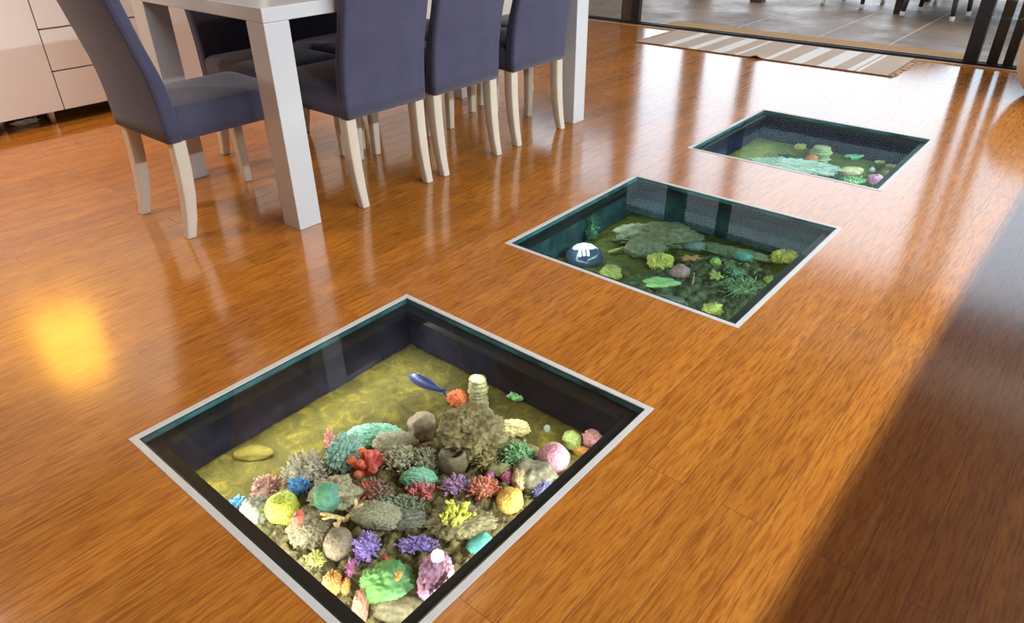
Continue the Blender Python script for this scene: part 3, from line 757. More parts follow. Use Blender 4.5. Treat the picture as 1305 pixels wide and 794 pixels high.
def column(a, c, seed):
    prof = []; bm = bmesh.new(); rings = []
    for k in range(29):
        z = c*k/28; r = a*(0.8+0.16*math.sin(k*1.55)+0.1*math.sin(k*0.5)); r *= 1 if k < 25 else (28.6-k)/4
        rings.append([(r*math.cos(t)*(1+0.16*noise.noise(Vector((math.cos(t)*2, math.sin(t)*2, k*0.5+seed)))), r*math.sin(t)*(1+0.16*noise.noise(Vector((math.cos(t)*2, math.sin(t)*2, k*0.5+seed)))), z) for t in [2*PI*j/28 for j in range(28)]])
    return loft(bm, rings)
def barrel(a, c):
    return lathe(bmesh.new(), [(a*0.55, 0), (a*0.8, c*0.12), (a*1.0, c*0.45), (a*0.95, c*0.75), (a*0.8, c*0.94), (a*0.74, c), (a*0.62, c*0.97), (a*0.55, c*0.7), (a*0.1, c*0.55)], 36)
def leafplate(a, b, c, seed, lob=6):
    bm = bmesh.new(); n = 64; rnd = random.Random(seed); ph = rnd.uniform(0, 6)
    def R(t): return 0.80+0.16*math.cos(lob*t+ph)+0.08*math.sin(3*t+ph)
    rings = []
    for f, z in ((0.25, 0.0), (0.5, 0.15), (0.95, 0.72), (1.0, 0.82), (0.97, 0.95), (0.6, 1.0), (0.2, 0.8)):
        rings.append([(a*f*R(2*PI*k/n)*math.cos(2*PI*k/n), b*f*R(2*PI*k/n)*math.sin(2*PI*k/n), c*z+0.12*c*math.sin(5*2*PI*k/n+seed)*f) for k in range(n)])
    return loft(bm, rings)
def slab(a, b, c, seed):
    bm = bmesh.new(); bmesh.ops.create_icosphere(bm, subdivisions=2, radius=1.0); so = Vector((seed, 0, seed*2))
    for v in bm.verts:
        n = v.co.copy(); r = 1+0.3*noise.noise(n*1.1+so); v.co = Vector((n.x*a*r, n.y*b*r, (n.z*0.5*r+0.45)*c))
    return bm
def staghorn(a, c, r, seed):
    bm = bmesh.new(); rnd = random.Random(seed)
    stem_to(bm, (0, 0, 0.004), (-1, 0.1, 0.5), a*0.75, r, rnd, 1, 0.9); stem_to(bm, (0, 0, 0.004), (1, 0.25, 0.55), a*0.8, r, rnd, 1, 0.9)
    stem_to(bm, (-a*0.3, 0, 0.006), (-0.6, -1.0, 0.4), a*0.6, r*0.9, rnd, 1, 0.6); stem_to(bm, (a*0.35, 0.01, 0.006), (0.4, -0.8, 0.5), a*0.45, r*0.9, rnd, 0, 0.8)
    return bm

ICO = 0
def coral(i, name, px, py, rx, ry, shape, mat, label, cat='coral', ang=0.0, hk=1.35, group=None, **kw):
    """sets one coral of half-width rx and half-height ry (as the photo shows them) down on the bed"""
    global ICO; ICO += 1
    p = place(i, px, py+ry*0.42); s = pxm(p); a, b, c = rx*s, ry*s*1.15, ry*s*hk
    rz = RZ+math.atan2(math.sin(math.radians(ang))/0.66, math.cos(math.radians(ang)))
    bm = shape(a, b, c, ICO, **kw) if callable(shape) else None
    o = obj(name, bm, mat, smooth=kw.get('smooth', True)); o.location = (p.x, p.y, p.z-0.003); o.rotation_euler = (0, 0, rz)
    tag(o, label, cat, group); return o
def perch(o, k):
    """moves a coral up onto the rock in front of it"""
    o.location = o.location+(EYE-o.location).normalized()*k
def S_blob(mode, fr, amp, sub=5, fbm=0.18): return lambda a, b, c, sd, **k: blob(a, b, c, mode, fr, amp, sd, sub, fbm)
def S_bush(n, lev, rk, spread=0.8): return lambda a, b, c, sd, **k: bush(a, b, c, n, lev, rk*a, sd, spread)
def S_lobes(n, rk): return lambda a, b, c, sd, **k: lobes(a, b, c, n, rk*a, sd)
S_col = lambda a, b, c, sd, **k: column(a, c, sd)
S_bar = lambda a, b, c, sd, **k: barrel(a, c)
S_leaf = lambda a, b, c, sd, **k: leafplate(a, b, c*0.5, sd)
S_slab = lambda a, b, c, sd, **k: slab(a, b, c, sd)
S_stag = lambda a, b, c, sd, **k: staghorn(a, c, a*0.13, sd)
# ---------------------------------------------------------------- nearest aquarium
A = 0
coral(A, 'boulder', 602, 548, 40, 34, S_blob('rock', 3.4, 0.30, 6), cmat('olive_boulder', (104, 92, 34), (156, 140, 76), sc=40), 'large olive-brown boulder in the middle of the nearest aquarium', 'rock', hk=1.25)
coral(A, 'barrel_sponge', 579, 589, 20, 19, S_bar, cmat('drab_sponge', (104, 96, 66), (132, 108, 66), sc=25), 'smooth drab barrel sponge in front of the large olive boulder', 'sponge', hk=1.7)
coral(A, 'stone', 538, 544, 18, 19, S_blob('rock', 1.2, 0.08, 4), cmat('taupe_stone', (140, 122, 96), (158, 140, 112), sc=20), 'smooth rounded taupe stone left of the large olive boulder', 'stone', hk=1.5)
coral(A, 'flat_stone', 322, 576, 25, 11, S_blob('rock', 1.5, 0.1, 4), plain('algae_stone', (100, 90, 36), 0.85, 0.2, var=0.25, vs=40), 'low algae-covered stone lying on the olive sand at the left', 'stone', hk=1.2)
coral(A, 'rock', 586, 664, 40, 22, S_blob('rock', 3.4, 0.32, 6), cmat('mossy_rock', (112, 102, 54), (150, 140, 88), sc=40), 'mossy olive rock carrying the bright yellow branching coral', 'rock')
coral(A, 'rock', 428, 630, 31, 22, S_blob('rock', 3.0, 0.28, 6), cmat('sandy_rock', (150, 138, 102), (186, 176, 140), sc=40), 'pale sandy rock behind the round green coral', 'rock', hk=1.5)
coral(A, 'rock', 398, 670, 27, 24, S_blob('rock', 3.4, 0.3, 6), cmat('ochre_rock', (122, 110, 74), (160, 148, 110), sc=40), 'ochre pitted rock below the yellow-green brain coral', 'rock')
coral(A, 'rock', 520, 660, 30, 14, S_blob('knob', 5.0, 0.25, 5, 0.3), cmat('grey_rock', (86, 88, 72), (120, 122, 100), sc=40), 'grey rock under the purple flat coral and grey-green bush coral', 'rock')
coral(A, 'rock', 680, 604, 26, 20, S_blob('rock', 3.0, 0.3, 4), cmat('grey_tan_rock', (112, 106, 84), (150, 142, 118), sc=40), 'grey-tan rock below the pink ball coral', 'rock')
coral(A, 'rock', 330, 650, 22, 20, S_blob('knob', 4.0, 0.2, 5), cmat('mottled_grey_rock', (92, 98, 78), (128, 130, 108), sc=50), 'mottled grey knobby rock left of the yellow-green brain coral', 'rock')
coral(A, 'rock', 516, 770, 40, 20, S_blob('rock', 3.0, 0.25, 4), cmat('brown_olive_rock', (92, 84, 48), (128, 118, 70), sc=40), 'brown-olive rock below the big green lumpy coral', 'rock')
coral(A, 'branching_coral', 302, 640, 12, 9, S_bush(9, 1, 0.22), cmat('sky_blue', (70, 160, 215), (110, 200, 235)), 'small sky blue coral at the left rim of the nearest aquarium')
coral(A, 'bush_coral', 345, 621, 25, 17, S_bush(26, 1, 0.11), cmat('dusty_rose', (172, 122, 112), (198, 152, 140)), 'dusty rose bushy coral left of the grey-cream bushy coral')
coral(A, 'bush_coral', 393, 597, 29, 21, S_bush(34, 1, 0.085), cmat('grey_cream', (186, 176, 150), (218, 210, 188)), 'grey-cream bushy coral behind the bright blue branching coral', hk=1.5)
coral(A, 'branching_coral', 382, 621, 15, 12, S_bush(12, 1, 0.17), cmat('bright_blue', (40, 135, 225), (90, 180, 245)), 'bright blue branching coral above the yellow-green brain coral', hk=1.8)
coral(A, 'brain_coral', 363, 648, 21, 21, S_blob('pits', 5.5, 0.2, 6, 0.12), cmat('acid_yellow', (214, 222, 52), (120, 150, 36), 'dots', 42), 'yellow-green brain coral speckled with small dark pits', hk=1.6, ang=40)
perch(coral(A, 'brain_coral', 419, 637, 17, 15, S_blob('knob', 9.0, 0.08, 5, 0.08), cmat('leaf_green', (70, 160, 96), (80, 150, 150), sc=25), 'round green coral with a blue-green crown on the pale sandy rock', hk=2.4), 0.03)
perch(coral(A, 'knob_coral', 383, 668, 8, 9, S_blob('knob', 3.0, 0.2, 4), cmat('brick_red', (226, 92, 62), (240, 120, 84)), 'small brick red knob coral on the ochre rock', hk=3.2), 0.032)
perch(coral(A, 'staghorn_coral', 440, 658, 24, 12, S_stag, cmat('pale_yellow', (226, 190, 116), (238, 214, 150)), 'pale yellow staghorn coral lying across the middle rocks', hk=1.8, ang=14), 0.024)
coral(A, 'honeycomb_coral', 482, 656, 34, 17, S_blob('cups', 9.0, 0.10, 6, 0.12), cmat('stone_grey', (164, 160, 130), (92, 88, 66), 'dots', 75), 'long grey honeycomb coral right of the pale yellow staghorn coral', hk=1.5, ang=-8)
coral(A, 'dome_coral', 432, 692, 18, 20, S_blob('knob', 12.0, 0.05, 5, 0.1), cmat('brown_dome', (126, 108, 82), (160, 136, 108), sc=50), 'brownish dome coral below the pale yellow staghorn coral', hk=1.5)
coral(A, 'branching_coral', 467, 693, 17, 19, S_bush(34, 1, 0.11), cmat('violet', (148, 112, 210), (190, 162, 236)), 'violet branching coral right of the brownish dome coral', hk=1.2)
coral(A, 'finger_coral', 447, 720, 7, 14, S_bush(5, 1, 0.28), cmat('magenta_violet', (160, 76, 130), (190, 100, 160)), 'small magenta finger coral between violet and orange corals', hk=1.1)
coral(A, 'bush_coral', 404, 710, 14, 11, S_bush(20, 1, 0.13), cmat('mustard_green', (160, 156, 62), (196, 192, 96)), 'mustard green bushy coral near the lower left rim')
coral(A, 'ruffled_coral', 424, 743, 11, 14, S_blob('ruffle', 5.0, 0.16, 5, 0.2), cmat('orange', (224, 136, 34), (244, 176, 70)), 'larger ruffled orange coral at the lower left rim', hk=1.5)
coral(A, 'ruffled_coral', 441, 746, 6, 9, S_blob('ruffle', 4.0, 0.2, 4, 0.2), cmat('light_orange', (226, 150, 54), (244, 184, 90)), 'small ruffled orange coral right beside the larger ruffled one', hk=1.5)
gc = coral(A, 'lumpy_coral', 499, 743, 34, 26, S_blob('knob', 6.0, 0.17, 5, 0.2), cmat('grass_green', (96, 168, 62), (96, 168, 96), 'split', 9.0), 'big grass green lumpy coral near the bottom corner', hk=1.6)
perch(coral(A, 'polyp', 508, 733, 5, 6, S_lobes(4, 0.5), cmat('polyp_orange', (236, 156, 40), (246, 190, 80)), 'tiny orange polyp on top of the big green lumpy coral', 'polyp', hk=1.8), 0.075)
coral(A, 'branching_coral', 491, 714, 6, 7, S_bush(5, 1, 0.24), cmat('scarlet', (206, 66, 46), (224, 90, 66)), 'tiny scarlet branching coral just behind the big green lumpy coral', hk=1.4)
coral(A, 'cone_coral', 462, 770, 11, 20, S_blob('knob', 7.0, 0.12, 5, 0.25), cmat('terracotta', (172, 102, 78), (192, 132, 100)), 'terracotta cone-shaped coral in the bottom corner', hk=1.5)
coral(A, 'knobby_coral', 556, 733, 22, 33, S_blob('knob', 6.5, 0.2, 5, 0.12), cmat('pink_lilac', (206, 134, 150), (176, 130, 182), sc=30), 'tall pink and lilac knobby coral cut by the near right rim', hk=1.3)
coral(A, 'branching_coral', 531, 692, 26, 10, S_bush(34, 1, 0.075), cmat('lavender', (148, 118, 212), (184, 160, 234)), 'low spreading lavender coral right of the violet one', hk=1.5)
coral(A, 'flat_rock', 613, 690, 18, 15, S_slab, cmat('turquoise', (62, 176, 168), (88, 196, 188), sc=20), 'turquoise slab of rock against the near right rim', 'rock', hk=0.9).data.polygons.foreach_set('use_smooth', [False]*320)
perch(coral(A, 'branching_coral', 581, 654, 28, 19, S_bush(15, 2, 0.12, 1.0), cmat('lemon_yellow', (226, 230, 50), (242, 244, 110)), 'bright lemon yellow branching coral on the mossy olive rock', hk=1.5), 0.042)
coral(A, 'dome_coral', 650, 638, 17, 16, S_blob('knob', 8.0, 0.13, 5, 0.1), cmat('golden', (240, 184, 46), (248, 206, 96)), 'golden yellow prickly dome coral near the right rim', hk=1.7)
coral(A, 'bush_coral', 617, 621, 19, 15, S_bush(34, 1, 0.10), cmat('salmon', (226, 122, 94), (240, 156, 126)), 'salmon bushy coral between lilac and golden corals', hk=1.5)
coral(A, 'bush_coral', 581, 618, 20, 13, S_bush(34, 1, 0.09), cmat('lilac', (176, 126, 184), (204, 164, 206)), 'lilac bushy coral in front of the barrel sponge', hk=1.5)
coral(A, 'mound_coral', 534, 609, 23, 12, S_blob('brain', 5.0, 0.07, 5, 0.15), cmat('mint', (104, 196, 162), (150, 218, 190)), 'mint green mound coral behind the rose-red branching coral', hk=1.7)
perch(coral(A, 'branching_coral', 536, 626, 24, 15, S_bush(15, 2, 0.10, 0.9), cmat('rose_red', (214, 84, 102), (232, 122, 134)), 'rose-red branching coral in front of the mint mound', hk=1.7), 0.008)
coral(A, 'bush_coral', 512, 643, 30, 13, S_bush(40, 1, 0.065), cmat('grey_green', (122, 138, 108), (160, 172, 142)), 'grey-green low bushy coral below the rose-red branching coral', hk=1.5)
coral(A, 'bush_coral', 476, 623, 22, 13, S_bush(34, 1, 0.085), cmat('rust_mauve', (206, 108, 74), (158, 118, 112), 'split', 16.0), 'rust and mauve bushy coral below the orange-red finger coral', hk=1.5)
coral(A, 'honeycomb_coral', 505, 566, 26, 14, S_blob('cups', 6.0, 0.13, 5, 0.2), cmat('khaki_grey', (150, 144, 112), (92, 86, 62), 'dots', 75), 'khaki grey honeycomb mound in front of the mint honeycomb coral', hk=1.7)
coral(A, 'bush_coral', 510, 583, 22, 16, S_bush(40, 1, 0.08), cmat('pale_khaki', (168, 164, 132), (206, 202, 172)), 'pale khaki bushy coral right of the orange-red finger coral', hk=1.5)
coral(A, 'bush_coral', 542, 586, 22, 15, S_bush(44, 1, 0.07), cmat('stipple_grey', (146, 146, 118), (178, 178, 152)), 'fine grey bushy coral below the smooth taupe stone', hk=1.5)
coral(A, 'finger_coral', 468, 592, 25, 19, S_lobes(9, 0.21), cmat('orange_red', (236, 104, 46), (226, 76, 64), 'split', 13.0), 'big orange-red finger coral with hollow cup-shaped tips', hk=1.9)
coral(A, 'sponge', 440, 577, 20, 24, S_blob('knob', 5.0, 0.26, 6, 0.25), cmat('teal_grey', (138, 190, 178), (84, 140, 132), 'dots', 55), 'teal grey pitted sponge left of the orange-red finger coral', 'sponge', hk=1.4)
coral(A, 'finger_coral', 421, 562, 7, 10, S_bush(7, 0, 0.3), cmat('flesh_pink', (224, 122, 124), (240, 170, 160)), 'small flesh pink coral on the left tip of the teal sponge', hk=2.6)
coral(A, 'honeycomb_coral', 480, 556, 34, 13, S_blob('cups', 5.5, 0.14, 6, 0.15), cmat('mint_white', (146, 216, 188), (76, 158, 132), 'dots', 50), 'mint honeycomb coral along the back of the coral heap', hk=1.9)
perch(coral(A, 'ball_coral', 573, 546, 5, 6, S_blob('knob', 4.0, 0.25, 4), cmat('indigo', (92, 84, 170), (130, 124, 200)), 'small indigo ball coral on the left of the large boulder', hk=4.5), 0.03)
coral(A, 'cup_coral', 583, 508, 12, 10, S_blob('ruffle', 3.5, 0.16, 4, 0.2), cmat('vivid_orange', (248, 132, 24), (236, 96, 40)), 'vivid orange cup coral beside the tail of the long blue fish', hk=1.7)
coral(A, 'column_coral', 610, 503, 13, 22, S_col, cmat('pale_sage', (160, 158, 102), (188, 186, 132)), 'pale sage ridged column coral against the back wall', hk=1.9)
coral(A, 'leaf_coral', 659, 506, 14, 8, S_leaf, cmat('neon_green', (136, 226, 130), (160, 236, 190)), 'bright green lobed coral at the foot of the back wall', hk=2.4)
coral(A, 'knobby_coral', 652, 547, 24, 11, S_blob('knob', 4.5, 0.22, 5, 0.2), cmat('cream', (216, 196, 120), (236, 220, 160)), 'cream knobby log-shaped coral right of the large boulder', hk=1.7)
coral(A, 'bush_coral', 659, 576, 21, 14, S_bush(40, 1, 0.09), cmat('light_green', (124, 190, 124), (166, 220, 164)), 'light green bushy coral in front of the cream log-shaped coral', hk=1.5)
coral(A, 'ball_coral', 705, 584, 20, 18, S_blob('knob', 13.0, 0.06, 5, 0.1), cmat('rose_pink', (222, 136, 166), (236, 164, 188)), 'finely pimpled pink ball coral near the right rim', hk=1.7)
coral(A, 'ball_coral', 728, 562, 12, 13, S_blob('knob', 5.0, 0.12, 4), cmat('lime_green', (150, 184, 84), (188, 200, 112)), 'lime green rounded coral near the right corner', hk=1.7)
coral(A, 'cup_coral', 741, 575, 10, 6, S_blob('ruffle', 3.0, 0.2, 4), cmat('amber', (232, 176, 50), (226, 120, 60), 'split', 20.0), 'small amber coral beside the lime green rounded coral', hk=1.7)
coral(A, 'plate_coral', 755, 561, 13, 9, S_blob('brain', 4.0, 0.14, 5), cmat('pale_pink', (222, 150, 158), (236, 182, 186)), 'pale pink grooved coral in the right corner', hk=2.2)
coral(A, 'ball_coral', 625, 607, 6, 5, S_blob('knob', 4.0, 0.2, 4), cmat('magenta', (176, 66, 152), (200, 100, 176)), 'tiny magenta coral behind the salmon bushy coral', hk=2.4)
perch(coral(A, 'ball_coral', 647, 609, 8, 7, S_blob('knob', 5.0, 0.2, 4), cmat('hot_pink', (218, 98, 164), (232, 140, 190)), 'hot pink knob coral behind the golden dome coral', hk=2.0), 0.012)
perch(coral(A, 'knobby_coral', 662, 610, 10, 13, S_blob('knob', 6.0, 0.18, 4), cmat('tan', (190, 160, 106), (212, 186, 136)), 'tan knobby coral right of the hot pink knob coral', hk=1.6), 0.012)
coral(A, 'bush_coral', 692, 622, 15, 16, S_bush(30, 1, 0.06), cmat('slate_blue', (96, 98, 170), (134, 138, 196)), 'slate blue feathery coral against the near right rim', hk=1.2)
perch(coral(A, 'bush_coral', 618, 585, 18, 14, S_bush(26, 1, 0.08), cmat('straw', (160, 142, 74), (190, 172, 100)), 'straw-coloured bushy coral right of the barrel sponge', hk=1.5), 0.012)
perch(coral(A, 'rock', 640, 600, 16, 9, S_blob('rock', 2.0, 0.2, 4), cmat('moss_rock', (146, 146, 84), (170, 168, 110)), 'yellow-green rock below the light green bushy coral', 'rock', hk=1.8), 0.008)
coral(A, 'polyp', 697, 546, 5, 5, S_bush(12, 0, 0.14), cmat('pale_grey', (170, 190, 180), (200, 214, 206)), 'single pale polyp on the dark floor near the back wall', 'polyp', hk=2.0)

# ---------------------------------------------------------------- middle aquarium
B = 1
coral(B, 'rock_arch', 835, 300, 48, 24, S_blob('rock', 3.0, 0.3, 5), cmat('dark_olive_rock', (66, 66, 32), (98, 88, 42), sc=30), 'long dark olive rock at the back left of the middle aquarium', 'rock', hk=1.0)
coral(B, 'boulder', 820, 318, 24, 16, S_blob('rock', 2.0, 0.2, 5), cmat('brown_green_boulder', (74, 74, 42), (98, 92, 56), sc=30), 'rounded brown-green boulder before the long olive rock', 'rock', hk=1.5)
coral(B, 'rock', 930, 322, 45, 10, S_blob('rock', 3.0, 0.3, 5), cmat('moss_bank', (66, 78, 34), (92, 100, 50), sc=30), 'low mossy bank along the back of the middle aquarium', 'rock', ang=-18)
coral(B, 'coral_fan', 778, 349, 13, 11, S_blob('ruffle', 3.0, 0.15, 4), cmat('ochre_yellow', (146, 136, 46), (168, 158, 62)), 'ochre yellow coral in front of the dark dome', hk=1.5)
coral(B, 'ruffled_coral', 841, 336, 15, 9, S_blob('ruffle', 4.0, 0.2, 5, 0.2), cmat('yellow', (186, 178, 60), (204, 194, 80)), 'yellow ruffled coral behind the pale green leaf coral', hk=2.0)
coral(B, 'leaf_coral', 841, 359, 26, 14, S_leaf, cmat('pale_green', (116, 168, 104), (150, 180, 96)), 'large pale green lobed coral at the near rim of the middle aquarium', hk=1.2)
coral(B, 'ball_coral', 866, 348, 12, 9, S_blob('knob', 9.0, 0.06, 4), cmat('mauve', (136, 84, 92), (152, 100, 106)), 'mauve ball coral beside the large pale green lobed coral', hk=1.9)
coral(B, 'leaf_coral', 879, 330, 16, 7, S_leaf, cmat('burnt_orange', (176, 98, 44), (176, 120, 50)), 'burnt orange lobed coral in the middle of the middle aquarium', hk=2.0)
coral(B, 'ball_coral', 911, 335, 7, 5, S_blob('knob', 3.0, 0.2, 4), cmat('lime', (120, 146, 60), (150, 180, 60)), 'small lime ball coral above the olive leaf coral', hk=2.0)
coral(B, 'leaf_coral', 911, 350, 10, 12, S_leaf, cmat('olive_leaf', (140, 146, 48), (160, 160, 66)), 'olive yellow leaf-shaped coral right of the mauve ball', hk=1.2)
coral(B, 'flat_rock', 888, 316, 24, 8, S_slab, cmat('blue_grey_slab', (86, 116, 112), (104, 132, 126), sc=20), 'blue-grey flat slab at the back of the middle aquarium', 'rock', hk=1.6, ang=-10)
coral(B, 'flat_rock', 944, 327, 15, 8, S_slab, cmat('teal_slab', (40, 124, 112), (56, 140, 128), sc=20), 'teal flat slab right of the blue-grey one', 'rock', hk=1.6, ang=-25)
coral(B, 'ruffled_coral', 998, 330, 16, 8, S_blob('ruffle', 4.0, 0.2, 5, 0.2), cmat('bright_yellow', (206, 186, 60), (216, 198, 90)), 'bright yellow coral near the right rim of the middle aquarium', hk=2.0)
coral(B, 'bush_coral', 979, 359, 8, 7, S_bush(14, 1, 0.13), cmat('yellow_green', (146, 156, 50), (170, 178, 76)), 'yellow-green bushy coral at the right rim of the middle aquarium', hk=1.8)
coral(B, 'ruffled_coral', 908, 395, 12, 7, S_blob('ruffle', 4.0, 0.2, 4, 0.2), cmat('acid_olive', (150, 150, 44), (176, 172, 66)), 'olive yellow coral in the near corner of the middle aquarium', hk=1.8)
coral(B, 'bush_coral', 945, 366, 26, 15, S_bush(44, 1, 0.05), cmat('weed_green', (66, 100, 56), (92, 124, 76)), 'weedy green bush coral at the right of the middle aquarium', hk=1.3)
coral(B, 'bush_coral', 934, 347, 11, 8, S_bush(24, 1, 0.08), cmat('sea_green', (60, 110, 76), (84, 130, 96)), 'sea green bush coral below the teal slab', hk=1.6)
coral(B, 'rock', 856, 382, 20, 7, S_blob('rock', 2.0, 0.2, 4), cmat('black_green_rock', (44, 54, 46), (58, 66, 56)), 'dark rock against the near rim of the middle aquarium', 'rock', hk=1.3, ang=-20)
coral(B, 'plant', 752, 292, 11, 22, S_bush(30, 1, 0.09), cmat('glossy_green', (26, 92, 58), (50, 124, 84)), 'dark green leafy plant in the far left of the middle aquarium', 'plant', hk=1.5)
coral(B, 'plant', 792, 305, 6, 10, S_bush(14, 1, 0.16), cmat('fresh_green', (56, 126, 48), (82, 150, 66)), 'small fresh green plant before the long olive rock', 'plant', hk=1.6)
p0 = place(B, 775, 325); p1 = place(B, 813, 318); o = obj('driftwood_stick', tube(bmesh.new(), [p0+Vector((0, 0, 0.012)), p0*0.6+p1*0.4+Vector((0, 0, 0.017)), p1+Vector((0, 0, 0.02))], [0.006, 0.0075, 0.006], 10), cmat('stick', (146, 142, 70), (160, 154, 90)), smooth=True)
tag(o, 'pale yellow-green stick lying right of the dark dome', 'stick')
p0 = place(B, 884, 352); p1 = place(B, 882, 366); o = obj('twig', tube(bmesh.new(), [p0+Vector((0, 0, 0.012)), p1+Vector((0, 0, 0.012))], [0.004, 0.003], 8), cmat('red_twig', (160, 84, 50), (150, 120, 60)), smooth=True)
tag(o, 'short reddish twig right of the mauve ball coral', 'twig')
# dome-shaped circulation pump with a pale emblem
pd = place(B, 744, 330); s = pxm(pd); R0 = 25*s
pu = thing('circulation_pump', 'dark glossy dome with a white emblem in the left corner of the middle aquarium', 'pump', (pd.x, pd.y, pd.z), RZ)
obj('dome', lathe(bmesh.new(), [(R0*0.96, 0), (R0, R0*0.10), (R0*0.97, R0*0.26), (R0*0.87, R0*0.46), (R0*0.70, R0*0.62), (R0*0.45, R0*0.75), (R0*0.2, R0*0.80), (0.001, R0*0.81)], 48), plain('glossy_slate_dome', (58, 66, 92), 0.16, 0.6, var=0.15, vs=40), pu, smooth=True)
def dome_z(x, y):
    r = min(0.99, math.hypot(x, y)/R0); return R0*0.81*math.sqrt(max(0, 1-r*r))**0.85
def patch(poly, n=26):
    bm = bmesh.new(); xs = [p[0] for p in poly]; ys = [p[1] for p in poly]
    def ins(x, y):
        c = False
        for (x0, y0), (x1, y1) in zip(poly, poly[1:]+poly[:1]):
            if (y0 > y) != (y1 > y) and x < (x1-x0)*(y-y0)/(y1-y0)+x0: c = not c
        return c
    V = {}; dx = (max(xs)-min(xs))/n; dy = (max(ys)-min(ys))/n
    for i in range(n):
        for j in range(n):
            if ins(min(xs)+dx*(i+.5), min(ys)+dy*(j+.5)):
                q = []
                for a, b in ((i, j), (i+1, j), (i+1, j+1), (i, j+1)):
                    if (a, b) not in V:
                        x, y = (min(xs)+dx*a)*R0, (min(ys)+dy*b)*R0; V[a, b] = bm.verts.new((x, y, dome_z(x, y)+0.0012))
                    q.append(V[a, b])
                bm.faces.new(q)
    r = bmesh.ops.extrude_face_region(bm, geom=bm.faces[:])
    for v in [g for g in r['geom'] if isinstance(g, bmesh.types.BMVert)]: v.co.z += 0.0012
    return bm
wm = plain('white_print', (240, 244, 246), 0.4)
ell = [(-0.04+0.58*math.cos(2*PI*k/40), -0.16+0.30*math.sin(2*PI*k/40)) for k in range(40)]
em = obj('emblem', patch(ell), wm, pu, smooth=True)
for k, (x0, x1) in enumerate(((-0.34, -0.20), (-0.14, 0.0), (0.06, 0.20))):
    obj('emblem_bar', patch([(x0, -0.78), (x1, -0.78), (x1, -0.485), (x0, -0.485)], 10), wm, pu, smooth=True)

# ---------------------------------------------------------------- farthest aquarium
D3 = 2
coral(D3, 'ridge_coral', 1008, 214, 52, 8, S_blob('knob', 7.0, 0.32, 6, 0.4), cmat('pale_mint', (200, 210, 204), (130, 162, 156), 'dots', 60), 'long pale mint ridge coral in the farthest aquarium', hk=2.0, ang=-12)
coral(D3, 'cup_coral', 1033, 206, 8, 5, S_blob('ruffle', 3.0, 0.2, 4), cmat('tomato', (226, 106, 66), (240, 150, 110)), 'tomato red coral behind the long pale mint ridge', hk=2.2)
coral(D3, 'column_coral', 1044, 199, 13, 12, S_col, cmat('pale_straw', (172, 176, 120), (200, 204, 156)), 'pale straw column coral against the back wall of the farthest aquarium', hk=1.6)
coral(D3, 'leaf_coral', 1087, 201, 13, 6, S_leaf, cmat('jade', (116, 206, 150), (150, 226, 176)), 'jade green lobed coral under the back wall of the farthest aquarium', hk=2.2)
coral(D3, 'knobby_coral', 1083, 220, 16, 5, S_blob('knob', 4.0, 0.25, 4, 0.2), cmat('peach', (220, 190, 144), (236, 210, 170)), 'peach knobby coral in the middle of the farthest aquarium', hk=2.2)
coral(D3, 'ball_coral', 1114, 231, 10, 6, S_blob('knob', 8.0, 0.06, 4), cmat('orchid', (216, 122, 186), (232, 156, 206)), 'orchid pink ball coral at the near rim of the farthest aquarium', hk=2.2)
coral(D3, 'bush_coral', 1087, 232, 14, 5, S_bush(30, 1, 0.08), cmat('apple_green', (130, 180, 120), (160, 206, 150)), 'apple green bushy coral left of the orchid ball coral', hk=2.0)
coral(D3, 'leaf_coral', 1121, 207, 8, 4, S_leaf, cmat('yellow_lime', (172, 186, 90), (200, 206, 120)), 'yellow-lime coral at the back right of the farthest aquarium', hk=2.2)
coral(D3, 'leaf_coral', 1135, 212, 9, 4, S_leaf, cmat('butter', (206, 186, 116), (220, 206, 140)), 'butter yellow coral nearest the right corner of the farthest aquarium', hk=2.2)
coral(D3, 'bush_coral', 1127, 221, 6, 5, S_bush(14, 1, 0.14), cmat('moss_lime', (150, 164, 86), (176, 186, 110)), 'moss lime bushy coral at the right rim of the farthest aquarium', hk=1.8)
coral(D3, 'polyp', 1111, 217, 4, 3, S_bush(8, 0, 0.2), cmat('ice_white', (206, 226, 216), (226, 240, 232)), 'tiny ice white polyp behind the orchid ball coral', 'polyp', hk=2.2)
coral(D3, 'sponge', 1019, 188, 7, 4, S_blob('ruffle', 3.0, 0.15, 4), cmat('sun_yellow', (186, 176, 60), (206, 190, 80)), 'small yellow sponge near the back wall of the farthest aquarium', 'sponge', hk=1.8)

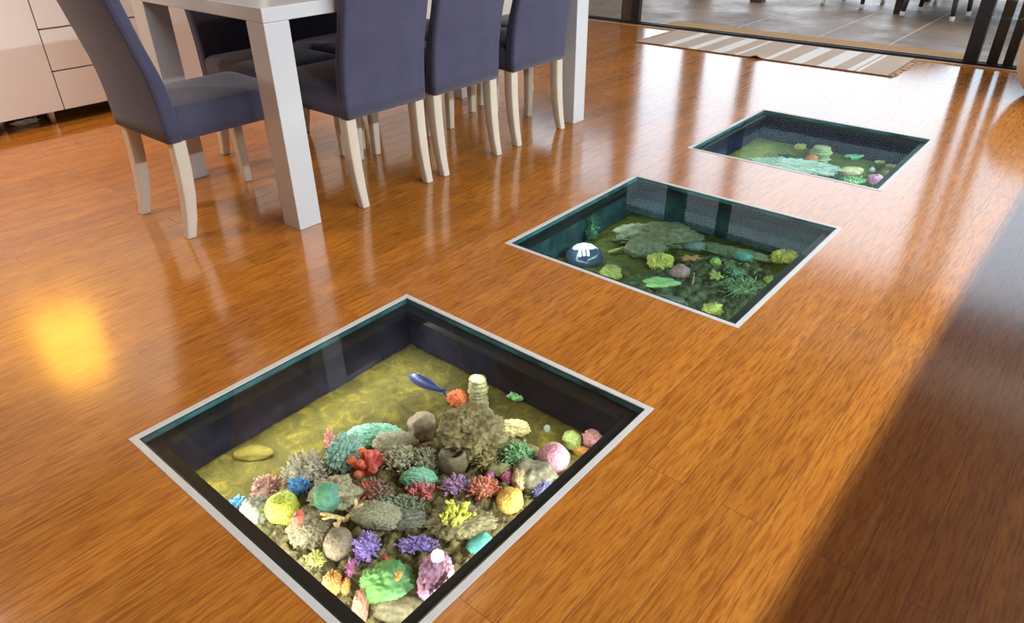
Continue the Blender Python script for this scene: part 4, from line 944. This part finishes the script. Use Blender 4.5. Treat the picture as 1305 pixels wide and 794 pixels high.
# ---------------------------------------------------------------- fish
def fish(i, head, tail, zup, c1, label, hk=0.14):
    ph, pt = [EYE+ray(*q)*((DEPTH[i]+zup-CAMH)/ray(*q).z) for q in (head, tail)]
    d = pt-ph; ln = d.length
    t = thing('fish', label, 'fish', ph, math.atan2(d.y, d.x))
    mt = plain('fish_skin', c1, 0.35, 0.5, var=0.2, vs=60)
    prof = [(0.0, 0.12), (0.03, 0.38), (0.09, 0.66), (0.2, 0.92), (0.33, 1.0), (0.5, 0.9), (0.66, 0.66), (0.78, 0.4), (0.86, 0.3)]
    rings = [[(x*ln, r*ln*hk*0.42*math.cos(2*PI*k/20), r*ln*hk*0.62*math.sin(2*PI*k/20)) for k in range(20)] for x, r in prof]
    obj('body', loft(bmesh.new(), rings), mt, t, smooth=True)
    def fin(pts, w=0.004):
        bm = bmesh.new(); A_ = [bm.verts.new((x*ln, -w*ln, z*ln)) for x, z in pts]; B_ = [bm.verts.new((x*ln, w*ln, z*ln)) for x, z in pts]
        bm.faces.new(A_); bm.faces.new(B_[::-1])
        for k in range(len(pts)): bm.faces.new((A_[k], A_[(k+1) % len(pts)], B_[(k+1) % len(pts)], B_[k]))
        return bm
    obj('tail_fin', fin([(0.84, 0.0), (0.85, 0.035), (1.0, 0.10), (0.95, 0.0), (1.0, -0.10), (0.85, -0.035)]), mt, t)
    obj('dorsal_fin', fin([(0.2, hk*0.55), (0.3, hk*0.62+0.035), (0.55, hk*0.55+0.03), (0.74, hk*0.35)]), mt, t)
    for s_ in (-1, 1):
        e = bmesh.new(); bmesh.ops.create_uvsphere(e, u_segments=10, v_segments=8, radius=ln*0.012); bmesh.ops.translate(e, verts=e.verts, vec=(0.07*ln, s_*ln*hk*0.22, ln*hk*0.15))
        obj('eye', e, M['black'], t, smooth=True)
    return t
fish(0, (521, 479), (570, 501), 0.05, (52, 66, 128), 'long dark blue fish swimming over the olive sand of the nearest aquarium', 0.22)
fish(0, (560, 560), (568, 582), 0.09, (56, 66, 120), 'short dark blue fish at the left edge of the barrel sponge', 0.30)
fish(2, (1012, 201), (992, 197), 0.03, (36, 66, 92), 'small dark blue fish above the long pale mint ridge coral', 0.2)



# ================================================================ VIEW
sc = bpy.context.scene
vs = sc.view_settings
vs.view_transform = 'Standard'; vs.look = 'None'; vs.gamma = 1.0; vs.use_curve_mapping = False; vs.exposure = 0.0
sc.cycles.use_denoising = True; sc.cycles.use_adaptive_sampling = False
sc.cycles.max_bounces = 10; sc.cycles.diffuse_bounces = 4; sc.cycles.glossy_bounces = 5; sc.cycles.transparent_max_bounces = 16
sc.cycles.sample_clamp_indirect = 6.0
sc.cycles.caustics_reflective = False; sc.cycles.caustics_refractive = False
